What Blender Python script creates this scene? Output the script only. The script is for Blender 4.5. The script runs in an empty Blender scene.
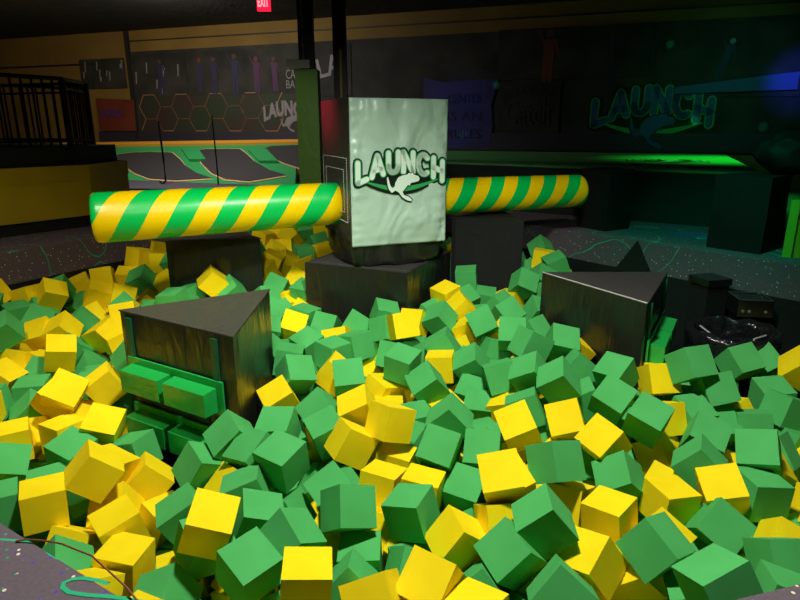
import bpy, bmesh, math, random
from mathutils import Vector, Matrix, Euler, noise
PI = math.pi
C = bpy.context.scene.collection
sc = bpy.context.scene
# ---------------------------------------------------------------- camera
cd = bpy.data.cameras.new('camera'); cam = bpy.data.objects.new('camera', cd); C.objects.link(cam)
cam.location = (0, 0, 1.5); cam.rotation_euler = (math.radians(90-16), 0, 0)
cd.sensor_width = 36; cd.lens = 27; cd.clip_end = 100; sc.camera = cam
# ---------------------------------------------------------------- world, exposure
w = bpy.data.worlds.new('world'); sc.world = w; w.use_nodes = True
w.node_tree.nodes['Background'].inputs[0].default_value = (.5, .6, .55, 1)
w.node_tree.nodes['Background'].inputs[1].default_value = .055
sc.view_settings.view_transform = 'Standard'; sc.view_settings.look = 'None'
sc.view_settings.exposure = 0; sc.view_settings.gamma = 1; sc.view_settings.use_curve_mapping = False
# ---------------------------------------------------------------- lamps of the hall, plus added fills
def lamp(name, kind, loc, target, power, color, size=.5, spot=60, blend=.5, spec=1.0):
    l = bpy.data.lights.new(name, kind); l.energy = power; l.color = color
    if kind == 'AREA': l.shape = 'DISK'; l.size = size
    else: l.shadow_soft_size = size
    if kind == 'SPOT': l.spot_size = math.radians(spot); l.spot_blend = blend
    l.specular_factor = spec
    o = bpy.data.objects.new(name, l); C.objects.link(o); o.location = loc
    o.rotation_euler = (Vector(target)-Vector(loc)).to_track_quat('-Z', 'Y').to_euler()
    return o
lamp('pit_key_light', 'SPOT', (.2, 2.3, 3.75), (.1, 3.1, -.2), 760, (1, .98, .9), .16, 96, .6)
lamp('pit_rear_light', 'SPOT', (-.4, -1.6, 3.7), (-.35, 5.6, .8), 620, (.95, 1, .93), .25, 36, .9)
lamp('pit_left_light', 'SPOT', (-2.4, 2.6, 3.75), (-2.6, 4.7, 0), 330, (1, .87, .62), .25, 72, .9)
lamp('right_arm_light', 'SPOT', (1.0, 2.4, 3.75), (1.45, 6.4, .95), 280, (1, .95, .8), .15, 20, .8)
lamp('left_arm_fill', 'SPOT', (-2.0, 1.2, 3.75), (-1.6, 5.2, .9), 260, (1, .95, .8), .15, 32, .9)  # added fill that brightens the left arm, no fixture of the hall
lamp('trampoline_light', 'AREA', (-4.5, 11.5, 3.75), (-4.2, 13.3, .6), 175, (1, .88, .78), .8)
lamp('wall_warm_light', 'SPOT', (-7.5, 10, 3.7), (-7.0, 16.0, 3.2), 260, (1, .68, .32), .3, 120, 1)
lamp('column_fill', 'SPOT', (-2.4, 7.0, 3.6), (-1.3, 9.0, 1.4), 40, (.9, 1, .5), .1, 30, .9)  # extra spot added only to lift the dark column padding
lamp('stage_green_light', 'SPOT', (5.6, 9.6, 3.7), (5.2, 9.7, 1.0), 420, (.02, 1, .10), .2, 72, .9)
lamp('ledge_green_light', 'SPOT', (1.5, 3.9, 3.7), (3.0, 5.9, .2), 290, (.03, 1, .55), .2, 44, .9)
lamp('ledge_blue_light', 'SPOT', (3.4, 7.0, 3.6), (3.15, 6.35, .4), 60, (.05, .05, 1), .05, 10, .9)
lamp('stage_blue_light', 'SPOT', (3.6, 5.0, 3.6), (3.72, 6.8, .96), 60, (.1, .05, 1), .05, 5, .9)
lamp('banner_blue_light', 'SPOT', (6.0, 8.5, 3.4), (7.1, 11.4, 2.3), 420, (.08, .06, 1), .1, 22, 1)
lamp('banner_blue_light', 'SPOT', (-.5, 9.5, 3.4), (1.2, 13.5, 1.9), 60, (.08, .12, 1), .1, 24, 1)
lamp('mural_green_light', 'SPOT', (5.4, 8.5, 3.6), (6.0, 11.7, 1.9), 60, (.1, .9, .55), .2, 70, 1)
lamp('tower_red_light', 'SPOT', (-3.2, 7.6, 3.0), (-.72, 6.05, 1.72), 900, (1, .05, .1), .1, 14, 1)
for i, (x, y, z) in enumerate([(6.7, 11.55, 1.5), (5.05, 12.1, 3.0), (7.35, 11.3, 3.1), (5.6, 11.95, 1.6), (2.0, 13.2, 2.35), (1.35, 13.45, 1.35), (7.75, 11.15, 1.35)]):
    lamp('laser_dot', 'SPOT', (x*.6+1.2, y-4, 3.6), (x, y, z), 260, (.05, 1, .4), .01, 2.2, .6)
# ---------------------------------------------------------------- materials
def mat(name, color, rough=.6, metal=0, spec=.5, emit=None, es=1.0):
    m = bpy.data.materials.new(name); m.use_nodes = True
    b = m.node_tree.nodes['Principled BSDF']
    b.inputs['Base Color'].default_value = (*color, 1); b.inputs['Roughness'].default_value = rough
    b.inputs['Metallic'].default_value = metal; b.inputs['Specular IOR Level'].default_value = spec
    if emit: b.inputs['Emission Color'].default_value = (*emit, 1); b.inputs['Emission Strength'].default_value = es
    return m
def N(m, t, **kw):
    n = m.node_tree.nodes.new(t)
    for k, v in kw.items():
        if k in n.inputs: n.inputs[k].default_value = v
        else: setattr(n, k, v)
    return n
def L(m, a, b): m.node_tree.links.new(a, b)
def bsdf(m): return m.node_tree.nodes['Principled BSDF']
def bump(m, scale, strength, dist=.01, detail=4, stretch=(1, 1, 1), tc='Object', rough=.5):
    t = N(m, 'ShaderNodeTexCoord'); mp = N(m, 'ShaderNodeMapping'); mp.inputs['Scale'].default_value = stretch
    L(m, t.outputs[tc], mp.inputs[0])
    n = N(m, 'ShaderNodeTexNoise', Scale=scale, Detail=detail, Roughness=rough, Distortion=.6); L(m, mp.outputs[0], n.inputs['Vector'])
    b = N(m, 'ShaderNodeBump', Strength=strength, Distance=dist); L(m, n.outputs['Fac'], b.inputs['Height'])
    prev = bsdf(m).inputs['Normal'].links
    if prev: L(m, prev[0].from_socket, b.inputs['Normal'])
    L(m, b.outputs[0], bsdf(m).inputs['Normal'])
    return m
def vary(m, c1, c2, scale, detail=3, lo=.35, hi=.65, tc='Object'):
    t = N(m, 'ShaderNodeTexCoord'); n = N(m, 'ShaderNodeTexNoise', Scale=scale, Detail=detail); L(m, t.outputs[tc], n.inputs['Vector'])
    r = N(m, 'ShaderNodeValToRGB'); r.color_ramp.elements[0].position = lo; r.color_ramp.elements[1].position = hi
    r.color_ramp.elements[0].color = (*c1, 1); r.color_ramp.elements[1].color = (*c2, 1)
    L(m, n.outputs['Fac'], r.inputs[0]); L(m, r.outputs[0], bsdf(m).inputs['Base Color'])
    return m
M = {}
GREEN = (.075, .44, .11); YELLOW = (.93, .66, .0)
M['foam_green'] = bump(vary(mat('green_foam', GREEN, .85, spec=.25), (.07, .42, .10), (.08, .46, .118), 6), 420, .12, .002)
M['foam_yellow'] = bump(vary(mat('yellow_foam', YELLOW, .85, spec=.25), (.93, .70, .0), (.98, .76, .003), 6), 420, .12, .002)
M['black_vinyl'] = bump(bump(mat('black_vinyl', (.013, .014, .011), .33, spec=.6), 3.2, .5, .05, 3, (1, 1, .45)), 11, .5, .022, 2, (1, 1, .3))
M['grey_vinyl'] = bump(mat('dark_vinyl', (.05, .048, .045), .42, spec=.5), 4, .35, .03, 3, (3, 1, 1))
M['black_matte'] = bump(mat('black_padding', (.008, .009, .008), .7, spec=.3), 8, .3, .02)
M['white_vinyl'] = bump(bump(mat('silver_white_vinyl', (.42, .60, .46), .3, spec=.6), 2.0, .9, .11, 2, (1.6, .8, .9)), 9, .35, .02)
M['green_vinyl'] = bump(mat('green_vinyl', (.015, .42, .07), .3, spec=.6), 9, .25, .02)
M['dkgreen_vinyl'] = mat('dark_green_strap', (.006, .09, .04), .35)
M['stitch'] = mat('white_stitching', (.45, .45, .42), .6)
M['black_ink'] = mat('black_print', (.004, .012, .006), .4)
M['logo_green'] = mat('green_print', (.03, .33, .08), .4)
M['logo_white'] = vary(mat('pale_print', (.6, .78, .62), .4), (.60, .78, .62), (.66, .82, .67), 2)
M['steel_black'] = mat('black_steel', (.01, .01, .01), .35, .6)
M['yellow_panel'] = vary(mat('yellow_panel', (.55, .40, .01), .5), (.50, .36, .01), (.60, .44, .01), 2)
M['lime'] = mat('lime_trim', (.25, .5, .02), .5)
M['deck_black'] = mat('black_deck_edge', (.012, .013, .012), .6)
M['ceiling'] = bump(vary(mat('black_ceiling', (.02, .02, .02), .9), (.012, .012, .012), (.03, .03, .03), 3, 6), 9, .5, .05)
M['wall_brown'] = vary(mat('yellow_brown_wall', (.17, .11, .02), .8), (.15, .095, .018), (.19, .125, .022), 1.2)
M['wall_dark'] = mat('dark_wall', (.012, .012, .012), .9)
M['tramp_pad'] = mat('green_trampoline_pad', (.03, .30, .09), .45)
M['tramp_bed'] = bump(mat('grey_trampoline_mesh', (.028, .028, .030), .7), 60, .2, .005)
M['tan'] = mat('tan_edging', (.55, .38, .18), .6)
M['orange'] = mat('orange_strip', (.62, .30, .03), .5)
M['purple'] = mat('purple_grey_floor', (.06, .055, .08), .7)
M['dark_blue'] = mat('navy_strip', (.02, .02, .035), .6)
M['col_green'] = bump(mat('green_column_pad', (.12, .26, .02), .4), 5, .3, .03)
M['grey_metal'] = mat('grey_bracket', (.25, .25, .22), .4, .3)
M['stage_floor'] = vary(mat('green_stage_carpet', (.1, .42, .12), .8), (.08, .36, .10), (.12, .48, .14), 3)
M['stage_front'] = bump(mat('dark_stage_skirt', (.008, .02, .012), .8), 60, .3, .01)
M['red_panel'] = vary(mat('dark_red_panel', (.12, .018, .01), .6), (.10, .015, .01), (.14, .03, .012), 1.5)
M['purple_print'] = mat('purple_print', (.07, .02, .14), .6)
M['hex_line'] = mat('brown_hexagon_line', (.22, .12, .06), .6)
M['hex_dark'] = vary(mat('hexagon_mural_ground', (.02, .03, .015), .7), (.035, .012, .015), (.012, .03, .012), .8)
M['print_grey'] = mat('grey_print', (.20, .19, .21), .6)
M['print_blue'] = mat('blue_print', (.015, .07, .20), .6)
M['sign_blue'] = vary(mat('blue_banner', (.015, .018, .10), .7), (.012, .015, .08), (.02, .022, .12), 2)
M['mural_dark'] = vary(mat('mural_ground', (.012, .016, .013), .8), (.006, .010, .008), (.03, .03, .026), 1.6)
M['skin'] = mat('brown_print', (.06, .03, .025), .7)
M['cloth_blue'] = mat('navy_print', (.018, .02, .06), .7)
M['cloth_purple'] = mat('violet_print', (.06, .02, .07), .7)
M['exit_red'] = mat('exit_red', (.5, .0, .02), .5, emit=(1, .01, .05), es=1.3)
M['exit_letters'] = mat('exit_letters', (1, .4, .4), .5, emit=(1, .35, .4), es=1.2)
M['wire'] = mat('brown_wire', (.20, .05, .02), .6)
M['squiggle'] = mat('green_carpet_line', (.01, .36, .15), .85)
M['bag'] = bump(mat('black_plastic_bag', (.010, .010, .012), .16, spec=.7), 7, .9, .06, 4)
M['glass_black'] = mat('glossy_black_plastic', (.008, .008, .009), .15)
def carpet():
    m = mat('speckled_carpet', (.11, .085, .10), .95, spec=.15)
    t = N(m, 'ShaderNodeTexCoord')
    col = None
    base = N(m, 'ShaderNodeTexNoise', Scale=90, Detail=3); L(m, t.outputs['Object'], base.inputs['Vector'])
    r0 = N(m, 'ShaderNodeValToRGB'); L(m, base.outputs['Fac'], r0.inputs[0])
    r0.color_ramp.elements[0].color = (.085, .065, .078, 1); r0.color_ramp.elements[1].color = (.15, .12, .14, 1)
    cur = r0.outputs[0]
    for k, (sc_, c, th) in enumerate([(34, (.10, .05, .34), .17), (27, (.75, .62, .42), .13), (30, (.02, .35, .16), .12)]):
        mp = N(m, 'ShaderNodeMapping'); mp.inputs['Location'].default_value = (k*3.3, k*1.7, k*2.1); L(m, t.outputs['Object'], mp.inputs[0])
        v = N(m, 'ShaderNodeTexVoronoi', Scale=sc_); v.inputs['Randomness'].default_value = .9; L(m, mp.outputs[0], v.inputs['Vector'])
        lt = N(m, 'ShaderNodeMath', operation='LESS_THAN'); lt.inputs[1].default_value = th; L(m, v.outputs['Distance'], lt.inputs[0])
        mx = N(m, 'ShaderNodeMix', data_type='RGBA'); L(m, lt.outputs[0], mx.inputs[0]); L(m, cur, mx.inputs[6]); mx.inputs[7].default_value = (*c, 1)
        cur = mx.outputs[2]
    # wandering green lines
    n = N(m, 'ShaderNodeTexNoise', Scale=1.7, Detail=1.2); L(m, t.outputs['Object'], n.inputs['Vector'])
    a = N(m, 'ShaderNodeMath', operation='SUBTRACT'); L(m, n.outputs['Fac'], a.inputs[0]); a.inputs[1].default_value = .56
    ab = N(m, 'ShaderNodeMath', operation='ABSOLUTE'); L(m, a.outputs[0], ab.inputs[0])
    lt = N(m, 'ShaderNodeMath', operation='LESS_THAN'); L(m, ab.outputs[0], lt.inputs[0]); lt.inputs[1].default_value = .0034
    mx = N(m, 'ShaderNodeMix', data_type='RGBA'); L(m, lt.outputs[0], mx.inputs[0]); L(m, cur, mx.inputs[6]); mx.inputs[7].default_value = (.015, .42, .2, 1)
    L(m, mx.outputs[2], bsdf(m).inputs['Base Color'])
    return m
M['carpet'] = carpet()
def stripes(period, off, name):
    m = mat(name, (.9, .6, 0), .32, spec=.5)
    t = N(m, 'ShaderNodeTexCoord'); s = N(m, 'ShaderNodeSeparateXYZ'); L(m, t.outputs['Object'], s.inputs[0])
    at = N(m, 'ShaderNodeMath', operation='ARCTAN2'); L(m, s.outputs[1], at.inputs[0]); L(m, s.outputs[2], at.inputs[1])
    k = N(m, 'ShaderNodeMath', operation='MULTIPLY'); L(m, at.outputs[0], k.inputs[0]); k.inputs[1].default_value = -2/(2*PI)
    x = N(m, 'ShaderNodeMath', operation='DIVIDE'); L(m, s.outputs[0], x.inputs[0]); x.inputs[1].default_value = period
    ad = N(m, 'ShaderNodeMath', operation='ADD'); L(m, k.outputs[0], ad.inputs[0]); L(m, x.outputs[0], ad.inputs[1])
    of = N(m, 'ShaderNodeMath', operation='ADD'); L(m, ad.outputs[0], of.inputs[0]); of.inputs[1].default_value = 20+off
    fr = N(m, 'ShaderNodeMath', operation='FRACT'); L(m, of.outputs[0], fr.inputs[0])
    lt = N(m, 'ShaderNodeMath', operation='LESS_THAN'); L(m, fr.outputs[0], lt.inputs[0]); lt.inputs[1].default_value = .5
    mx = N(m, 'ShaderNodeMix', data_type='RGBA'); L(m, lt.outputs[0], mx.inputs[0])
    mx.inputs[6].default_value = (.95, .66, .0, 1); mx.inputs[7].default_value = (.0, .55, .09, 1)
    L(m, mx.outputs[2], bsdf(m).inputs['Base Color'])
    return bump(m, 5, .12, .02)
M['stripes'] = stripes(.375, .55, 'striped_vinyl'); M['stripes_fine'] = stripes(.31, .185, 'finely_striped_vinyl')
# ---------------------------------------------------------------- helpers
def link(name, bm, m, parent=None, loc=None, smooth=False):
    me = bpy.data.meshes.new(name); bm.normal_update(); bm.to_mesh(me); bm.free()
    for x in (m if isinstance(m, list) else [m]): me.materials.append(M[x] if isinstance(x, str) else x)
    if smooth:
        for p in me.polygons: p.use_smooth = True
    o = bpy.data.objects.new(name, me); C.objects.link(o)
    if loc is not None: o.location = loc
    if parent: o.parent = parent
    return o
def tag(o, label, cat, group=None, kind=None):
    if label: o['label'] = label
    if cat: o['category'] = cat
    if group: o['group'] = group
    if kind: o['kind'] = kind
    return o
def struct(o): o['kind'] = 'structure'; return o
def empty(name, loc, rz=0):
    o = bpy.data.objects.new(name, None); C.objects.link(o); o.location = loc; o.rotation_euler = (0, 0, rz)
    o.empty_display_size = .1; return o
def box(bm, x0, x1, y0, y1, z0, z1, mi=0):
    vs = [bm.verts.new((x, y, z)) for z in (z0, z1) for x, y in ((x0, y0), (x1, y0), (x1, y1), (x0, y1))]
    for f in ((0, 3, 2, 1), (4, 5, 6, 7), (0, 1, 5, 4), (1, 2, 6, 5), (2, 3, 7, 6), (3, 0, 4, 7)):
        bm.faces.new([vs[i] for i in f]).material_index = mi
    return vs
def prism(bm, poly, z0, z1, mi=0):
    a = [bm.verts.new((p[0], p[1], z0)) for p in poly]; b = [bm.verts.new((p[0], p[1], z1)) for p in poly]
    n = len(poly); bm.faces.new(b).material_index = mi; bm.faces.new(a[::-1]).material_index = mi
    for i in range(n): bm.faces.new((a[i], a[(i+1) % n], b[(i+1) % n], b[i])).material_index = mi
def bevel(bm, w, seg=2):
    bmesh.ops.bevel(bm, geom=[e for e in bm.edges if e.calc_face_angle(0) > .5], offset=w, segments=seg, affect='EDGES', profile=.6)
def tube(bm, pts, r, n=8, mi=0, caps=True):
    pts = [Vector(p) for p in pts]; rings = []
    up = Vector((0, 0, 1))
    for i, p in enumerate(pts):
        d = (pts[min(i+1, len(pts)-1)]-pts[max(i-1, 0)]).normalized()
        a = d.cross(up)
        if a.length < .05: a = d.cross(Vector((1, 0, 0)))
        a.normalize(); b = d.cross(a)
        rings.append([bm.verts.new(p+r*(math.cos(t)*a+math.sin(t)*b)) for t in [2*PI*k/n for k in range(n)]])
    for i in range(len(rings)-1):
        for k in range(n): bm.faces.new((rings[i][k], rings[i][(k+1) % n], rings[i+1][(k+1) % n], rings[i+1][k])).material_index = mi
    if caps: bm.faces.new(rings[0][::-1]).material_index = mi; bm.faces.new(rings[-1]).material_index = mi
def poly_face(bm, pts, mi=0): bm.faces.new([bm.verts.new(p) for p in pts]).material_index = mi
def plate(bm, pts2, d, mi=0):
    """thin plate: outline in x,z, thickness d towards -y"""
    a = [bm.verts.new((x, 0, z)) for x, z in pts2]; b = [bm.verts.new((x, -d, z)) for x, z in pts2]; n = len(pts2)
    fs = [bm.faces.new(b), bm.faces.new(a[::-1])]
    for i in range(n): fs.append(bm.faces.new((a[i], a[(i+1) % n], b[(i+1) % n], b[i])))
    for f in fs: f.material_index = mi
    bmesh.ops.recalc_face_normals(bm, faces=fs)
def text_bm(s, size, off=0., thick=.004, spacing=1.0, width=None, height=None, arch=0., tilt=0.):
    """letters as a mesh in x,z facing -y, centred; scaled to width/height; arched"""
    cu = bpy.data.curves.new('t', 'FONT'); cu.body = s; cu.size = size; cu.align_x = 'CENTER'; cu.align_y = 'CENTER'
    cu.offset = off; cu.extrude = thick; cu.space_character = spacing; cu.resolution_u = 3
    o = bpy.data.objects.new('t', cu); C.objects.link(o); bpy.context.view_layer.update()
    me = bpy.data.meshes.new_from_object(o); bm = bmesh.new(); bm.from_mesh(me)
    bpy.data.objects.remove(o); bpy.data.meshes.remove(me); bpy.data.curves.remove(cu)
    xs = [v.co.x for v in bm.verts]; ys = [v.co.y for v in bm.verts]
    cx, cy = (min(xs)+max(xs))/2, (min(ys)+max(ys))/2; sx = (width/(max(xs)-min(xs))) if width else 1; sy = (height/(max(ys)-min(ys))) if height else 1
    hw = (max(xs)-min(xs))*sx/2
    bmesh.ops.subdivide_edges(bm, edges=[e for e in bm.edges if e.calc_length() > size*.2], cuts=3, use_grid_fill=False)
    for v in bm.verts:
        x, y, z = (v.co.x-cx)*sx, (v.co.y-cy)*sy, v.co.z
        u = x/hw
        v.co = (x, -z, y-arch*u*u+tilt*u*y)
    return bm
def merge(dst, src, mi, off=(0, 0, 0)):
    m = {}
    for v in src.verts: m[v] = dst.verts.new(v.co+Vector(off))
    for f in src.faces:
        try: dst.faces.new([m[v] for v in f.verts]).material_index = mi
        except ValueError: pass
    src.free()
def logo(w, parent=None, name='logo', mats=('black_ink', 'logo_green', 'logo_white')):
    """arched word with outline, swoosh and leaping kangaroo, in x,z facing -y, width w"""
    s = w/660.
    bm = bmesh.new()
    def P(pts): return [((x-420)*s, (235-y)*s) for x, y in pts]
    # black lens behind, green swoosh
    lens = [(130+290*(1-math.cos(t)), 300+85*math.sin(t)) for t in [PI*k/18 for k in range(19)]]
    lens = [(145+550*k/18., 300+(-0)+82*math.sin(PI*k/18.)) for k in range(19)]
    top = [(145+550*k/18., 290-70*math.sin(PI*k/18.)) for k in range(18, -1, -1)]
    plate(bm, P(lens+top), .003, 0)
    sw = [(165+520*k/18., 292+68*math.sin(PI*k/18.)) for k in range(19)]; sw2 = [(165+520*k/18., 284+42*math.sin(PI*k/18.)) for k in range(18, -1, -1)]
    plate(bm, P(sw+sw2), .006, 1)
    arc = lambda cx, cy, rx, ry, a0, a1, n: [(cx+rx*math.cos(math.radians(a0+(a1-a0)*k/n)), cy+ry*math.sin(math.radians(a0+(a1-a0)*k/n))) for k in range(n+1)]
    LET = [(.0, .60, [[(0, 1), (0, 0), (.55, 0)]]), (.86, .8, [[(0, 0), (.36, 1), (.72, 0)], [(.14, .3), (.58, .3)]]),
           (1.92, .62, [[(0, 1), (0, .35)]+arc(.31, .33, .31, .33, 180, 360, 8)+[(.62, 1)]]), (2.88, .62, [[(0, 0), (0, 1), (.62, 0), (.62, 1)]]),
           (3.84, .62, [arc(.36, .5, .36, .5, 48, 312, 12)]), (4.86, .6, [[(0, 0), (0, 1)], [(.6, 0), (.6, 1)], [(0, .5), (.6, .5)]])]
    for t_, mi, yy in ((33, 0, 0), (23.5, 1, -.003), (17, 2, -.006)):
        for ax_, _, strokes in LET:
            for st_ in strokes:
                for (xa, za), (xb, zb) in zip(st_[:-1], st_[1:]):
                    q = []
                    for x_, z_ in ((xa, za), (xb, zb)):
                        X = (x_+ax_)/5.46*2-1; q.append((X*298, (z_-.5)*126-66*X*X+66))
                    a0 = math.atan2(q[1][1]-q[0][1], q[1][0]-q[0][0])
                    pts = [(q[1][0]+t_*math.cos(a0-PI/2+PI*k/5), q[1][1]+t_*math.sin(a0-PI/2+PI*k/5)) for k in range(6)]+[(q[0][0]+t_*math.cos(a0+PI/2+PI*k/5), q[0][1]+t_*math.sin(a0+PI/2+PI*k/5)) for k in range(6)]
                    b2 = bmesh.new(); plate(b2, [(x_*s, z_*s) for x_, z_ in pts], .004); merge(bm, b2, mi, (0, yy, 0))
    kang = [(318, 268), (326, 262), (334, 290), (342, 318), (356, 336), (372, 326), (378, 300), (398, 268), (430, 254), (462, 250), (478, 238), (484, 246), (500, 238), (506, 250), (540, 262), (552, 280), (540, 296), (512, 302), (486, 306), (480, 326), (468, 316), (452, 336), (430, 362), (436, 382), (474, 396), (498, 416), (490, 428), (462, 420), (426, 398), (400, 364), (378, 352), (352, 366), (334, 348), (322, 316)]
    out = []
    cx = sum(p[0] for p in kang)/len(kang); cy = sum(p[1] for p in kang)/len(kang)
    n = len(kang)
    for i in range(n):
        a, b, c = kang[i-1], kang[i], kang[(i+1) % n]
        tx, ty = c[0]-a[0], c[1]-a[1]; l = math.hypot(tx, ty) or 1
        out.append((b[0]+ty/l*7, b[1]-tx/l*7))
    plate(bm, P(out), .0115, 0); plate(bm, P(kang), .0135, 2)
    return bm
# ================================================================ the hall
WD = Vector((.94005, -.3406, 0)); W0 = Vector((-7.0, 16.5, 0)); WN = Vector((-.3406, -.94005, 0))
def wp(u, z, out=0.): return W0+WD*u+WN*out+Vector((0, 0, z))
WALL_RZ = math.atan2(WD.y, WD.x)
def on_wall(o, u, z, out=.02): o.location = wp(u, z, out); o.rotation_euler = (0, 0, WALL_RZ); return o
CEIL = 3.86
bm = bmesh.new(); box(bm, -13, 10, -4, 19, CEIL, CEIL+.2); struct(link('ceiling', bm, 'ceiling'))
bm = bmesh.new()
a, b = wp(-6.3, 0), wp(17.6, 0); prism(bm, [(a.x, a.y), (b.x, b.y), (b.x-WN.x*.3, b.y-WN.y*.3), (a.x-WN.x*.3, a.y-WN.y*.3)], -1.2, CEIL)
struct(link('wall_back', bm, 'wall_brown'))
bm = bmesh.new(); box(bm, -13.2, -12.9, -4, 19, -1.2, CEIL); struct(link('wall_left', bm, 'wall_brown'))
bm = bmesh.new(); box(bm, 9.3, 9.6, -4, 12, -1.2, CEIL); struct(link('wall_right', bm, 'wall_dark'))
bm = bmesh.new(); box(bm, -13.2, 9.6, -4.3, -4, -1.2, CEIL); struct(link('wall_front', bm, 'wall_dark'))
# carpeted floor around the pit (z .4) with a carpeted lip and black pit wall
PIT = [(-.575, 1.14), (.60, 1.14), (1.55, 1.40), (3.2, 2.6), (3.95, 4.12), (3.3, 4.9), (2.13, 6.3), (1.55, 7.1), (.7, 8.35), (-1.4, 8.5), (-2.3, 7.75), (-3.25, 6.1), (-3.68, 5.3), (-3.3, 3.2), (-1.8, 1.88)]
FZ = .4
bm = bmesh.new()
outer = [(-13, -4), (9.4, -4), (9.4, 10.8), (6, 19), (-13, 19)]
# ring triangulated by fill
ov = [bm.verts.new((x, y, FZ)) for x, y in outer]; iv = [bm.verts.new((x, y, FZ)) for x, y in PIT]
es = [bm.edges.new((ov[i], ov[(i+1) % 5])) for i in range(5)]+[bm.edges.new((iv[i], iv[(i+1) % len(iv)])) for i in range(len(iv))]
bmesh.ops.triangle_fill(bm, use_beauty=True, use_dissolve=False, edges=es)
lv = [bm.verts.new((x, y, .1)) for x, y in PIT]; dv = [bm.verts.new((x, y, -1.25)) for x, y in PIT]
n = len(PIT)
for i in range(n):
    j = (i+1) % n
    bm.faces.new((iv[i], iv[j], lv[j], lv[i])); bm.faces.new((lv[i], lv[j], dv[j], dv[i])).material_index = 1
bm.faces.new(dv).material_index = 1
bmesh.ops.recalc_face_normals(bm, faces=bm.faces)
# printed loop line on the near rim
rim = [(-.885, 1.285), (-.80, 1.262), (-.745, 1.225), (-.735, 1.185), (-.77, 1.165), (-.83, 1.17)]
def ribbon(bm, pts, w, z, mi):
    L_, R_ = [], []
    for i, p in enumerate(pts):
        a = pts[max(0, i-1)]; b = pts[min(len(pts)-1, i+1)]; dx, dy = b[0]-a[0], b[1]-a[1]; l = math.hypot(dx, dy)
        L_.append(bm.verts.new((p[0]-dy/l*w, p[1]+dx/l*w, z))); R_.append(bm.verts.new((p[0]+dy/l*w, p[1]-dx/l*w, z)))
    for i in range(len(pts)-1): bm.faces.new((R_[i], R_[i+1], L_[i+1], L_[i])).material_index = mi
loop = [(-.60, 1.185), (-.67, 1.202), (-.72, 1.209), (-.77, 1.213), (-.815, 1.222), (-.84, 1.238), (-.845, 1.254), (-.83, 1.267), (-.80, 1.270), (-.765, 1.262), (-.73, 1.25)]
ribbon(bm, loop, .006, FZ+.0015, 2)
struct(link('floor', bm, ['carpet', 'black_matte', 'squiggle']))

# ---- back wall dressing
def wall_poly(name, pts, m, out=.02, thick=.02):
    bm = bmesh.new(); u0 = sum(p[0] for p in pts)/len(pts); z0 = min(p[1] for p in pts)
    plate(bm, [(p[0]-u0, p[1]-z0) for p in pts], thick)
    return on_wall(link(name, bm, m), u0, z0, out)
bm = bmesh.new(); plate(bm, [(0, 0), (17.6, 0), (17.6, 2.12), (0, 2.08)], .02); o = link('trim_1', bm, 'mural_dark'); struct(on_wall(o, -.0, 1.28, .01))
bm = bmesh.new(); plate(bm, [(0, 0), (17.4, 0), (17.4, .025), (0, .025)], .03); o = link('trim_2', bm, 'deck_black'); struct(on_wall(o, .1, 3.60, .01))
bm = bmesh.new(); plate(bm, [(0, 0), (.1, 0), (.1, 2.6), (0, 2.6)], .08); o = link('trim_3', bm, 'deck_black'); struct(on_wall(o, 0.05, 1.25, .01))
bm = bmesh.new(); plate(bm, [(0, 0), (17, 0), (17, .35), (0, .35)], .05); struct(on_wall(link('baseboard_back', bm, 'dark_blue'), -1.2, 1.05, .01))
bm = bmesh.new(); plate(bm, [(0, 0), (3.7, 0), (3.7, .035), (0, .035)], .04); struct(on_wall(link('trim_4', bm, 'deck_black'), -4.6, 3.1, .01))
def figure(bm, x, z, h, mi_c, mi_s, lean=0):
    """flat printed person silhouette: legs, torso, arms, head"""
    w = h*.16
    body = [(-.5, 0), (-.1, 0), (0, .45), (.1, 0), (.5, 0), (.55, .5), (.6, .78), (1.1, .55), (1.25, .6), (.7, .86), (-.7, .86), (-1.2, 1.05), (-1.3, .98), (-.6, .76), (-.55, .5)]
    plate(bm, [(x+px*w+lean*pz*h, z+pz*h) for px, pz in body], .006, mi_c)
    hd = [(x+lean*h+.45*w*math.cos(t), z+.95*h+.075*h*math.sin(t)) for t in [2*PI*k/10 for k in range(10)]]
    plate(bm, hd, .008, mi_s)
def panel(name, u, z, w, h, figs, label, cat, ground='mural_dark', extra=None):
    t = empty(name, (0, 0, 0)); on_wall(t, u, z, .035)
    bm = bmesh.new(); plate(bm, [(0, 0), (w, 0), (w, h), (0, h)], .012); link('poster_sheet', bm, ground, t)
    for f in figs:
        bm = bmesh.new(); figure(bm, *f); link('printed_figure', bm, ['cloth_blue', 'skin', 'cloth_purple', 'red_panel', 'print_grey'], t, loc=(0, -.013, 0))
    if extra: extra(t)
    return tag(t, label, cat)
def lines_art(t, seed=1, n=9, w=1.5, h=.7):
    rnd = random.Random(seed); bm = bmesh.new()
    for k in range(n):
        x = rnd.uniform(.05, w-.1); z = rnd.uniform(.05, h-.2); l = rnd.uniform(.1, .3)
        plate(bm, [(x, z), (x+.03, z), (x+.06, z+l), (x+.02, z+l)], .004)
    link('printed_marks', bm, 'print_grey', t, loc=(0, -.014, 0))
panel('wall_poster', -1.57, 2.5, 1.5, .73, [], 'grey poster with faint marks high on the brown wall left of the corner', 'poster', extra=lambda t: lines_art(t, 2))
panel('wall_poster', .15, 2.28, 1.7, 1.0, [(.9, .05, .8, 0, 1)], 'dark poster right of the wall corner, above the hexagon mural', 'poster', extra=lambda t: lines_art(t, 5, 7, 1.6, .8))
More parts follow.
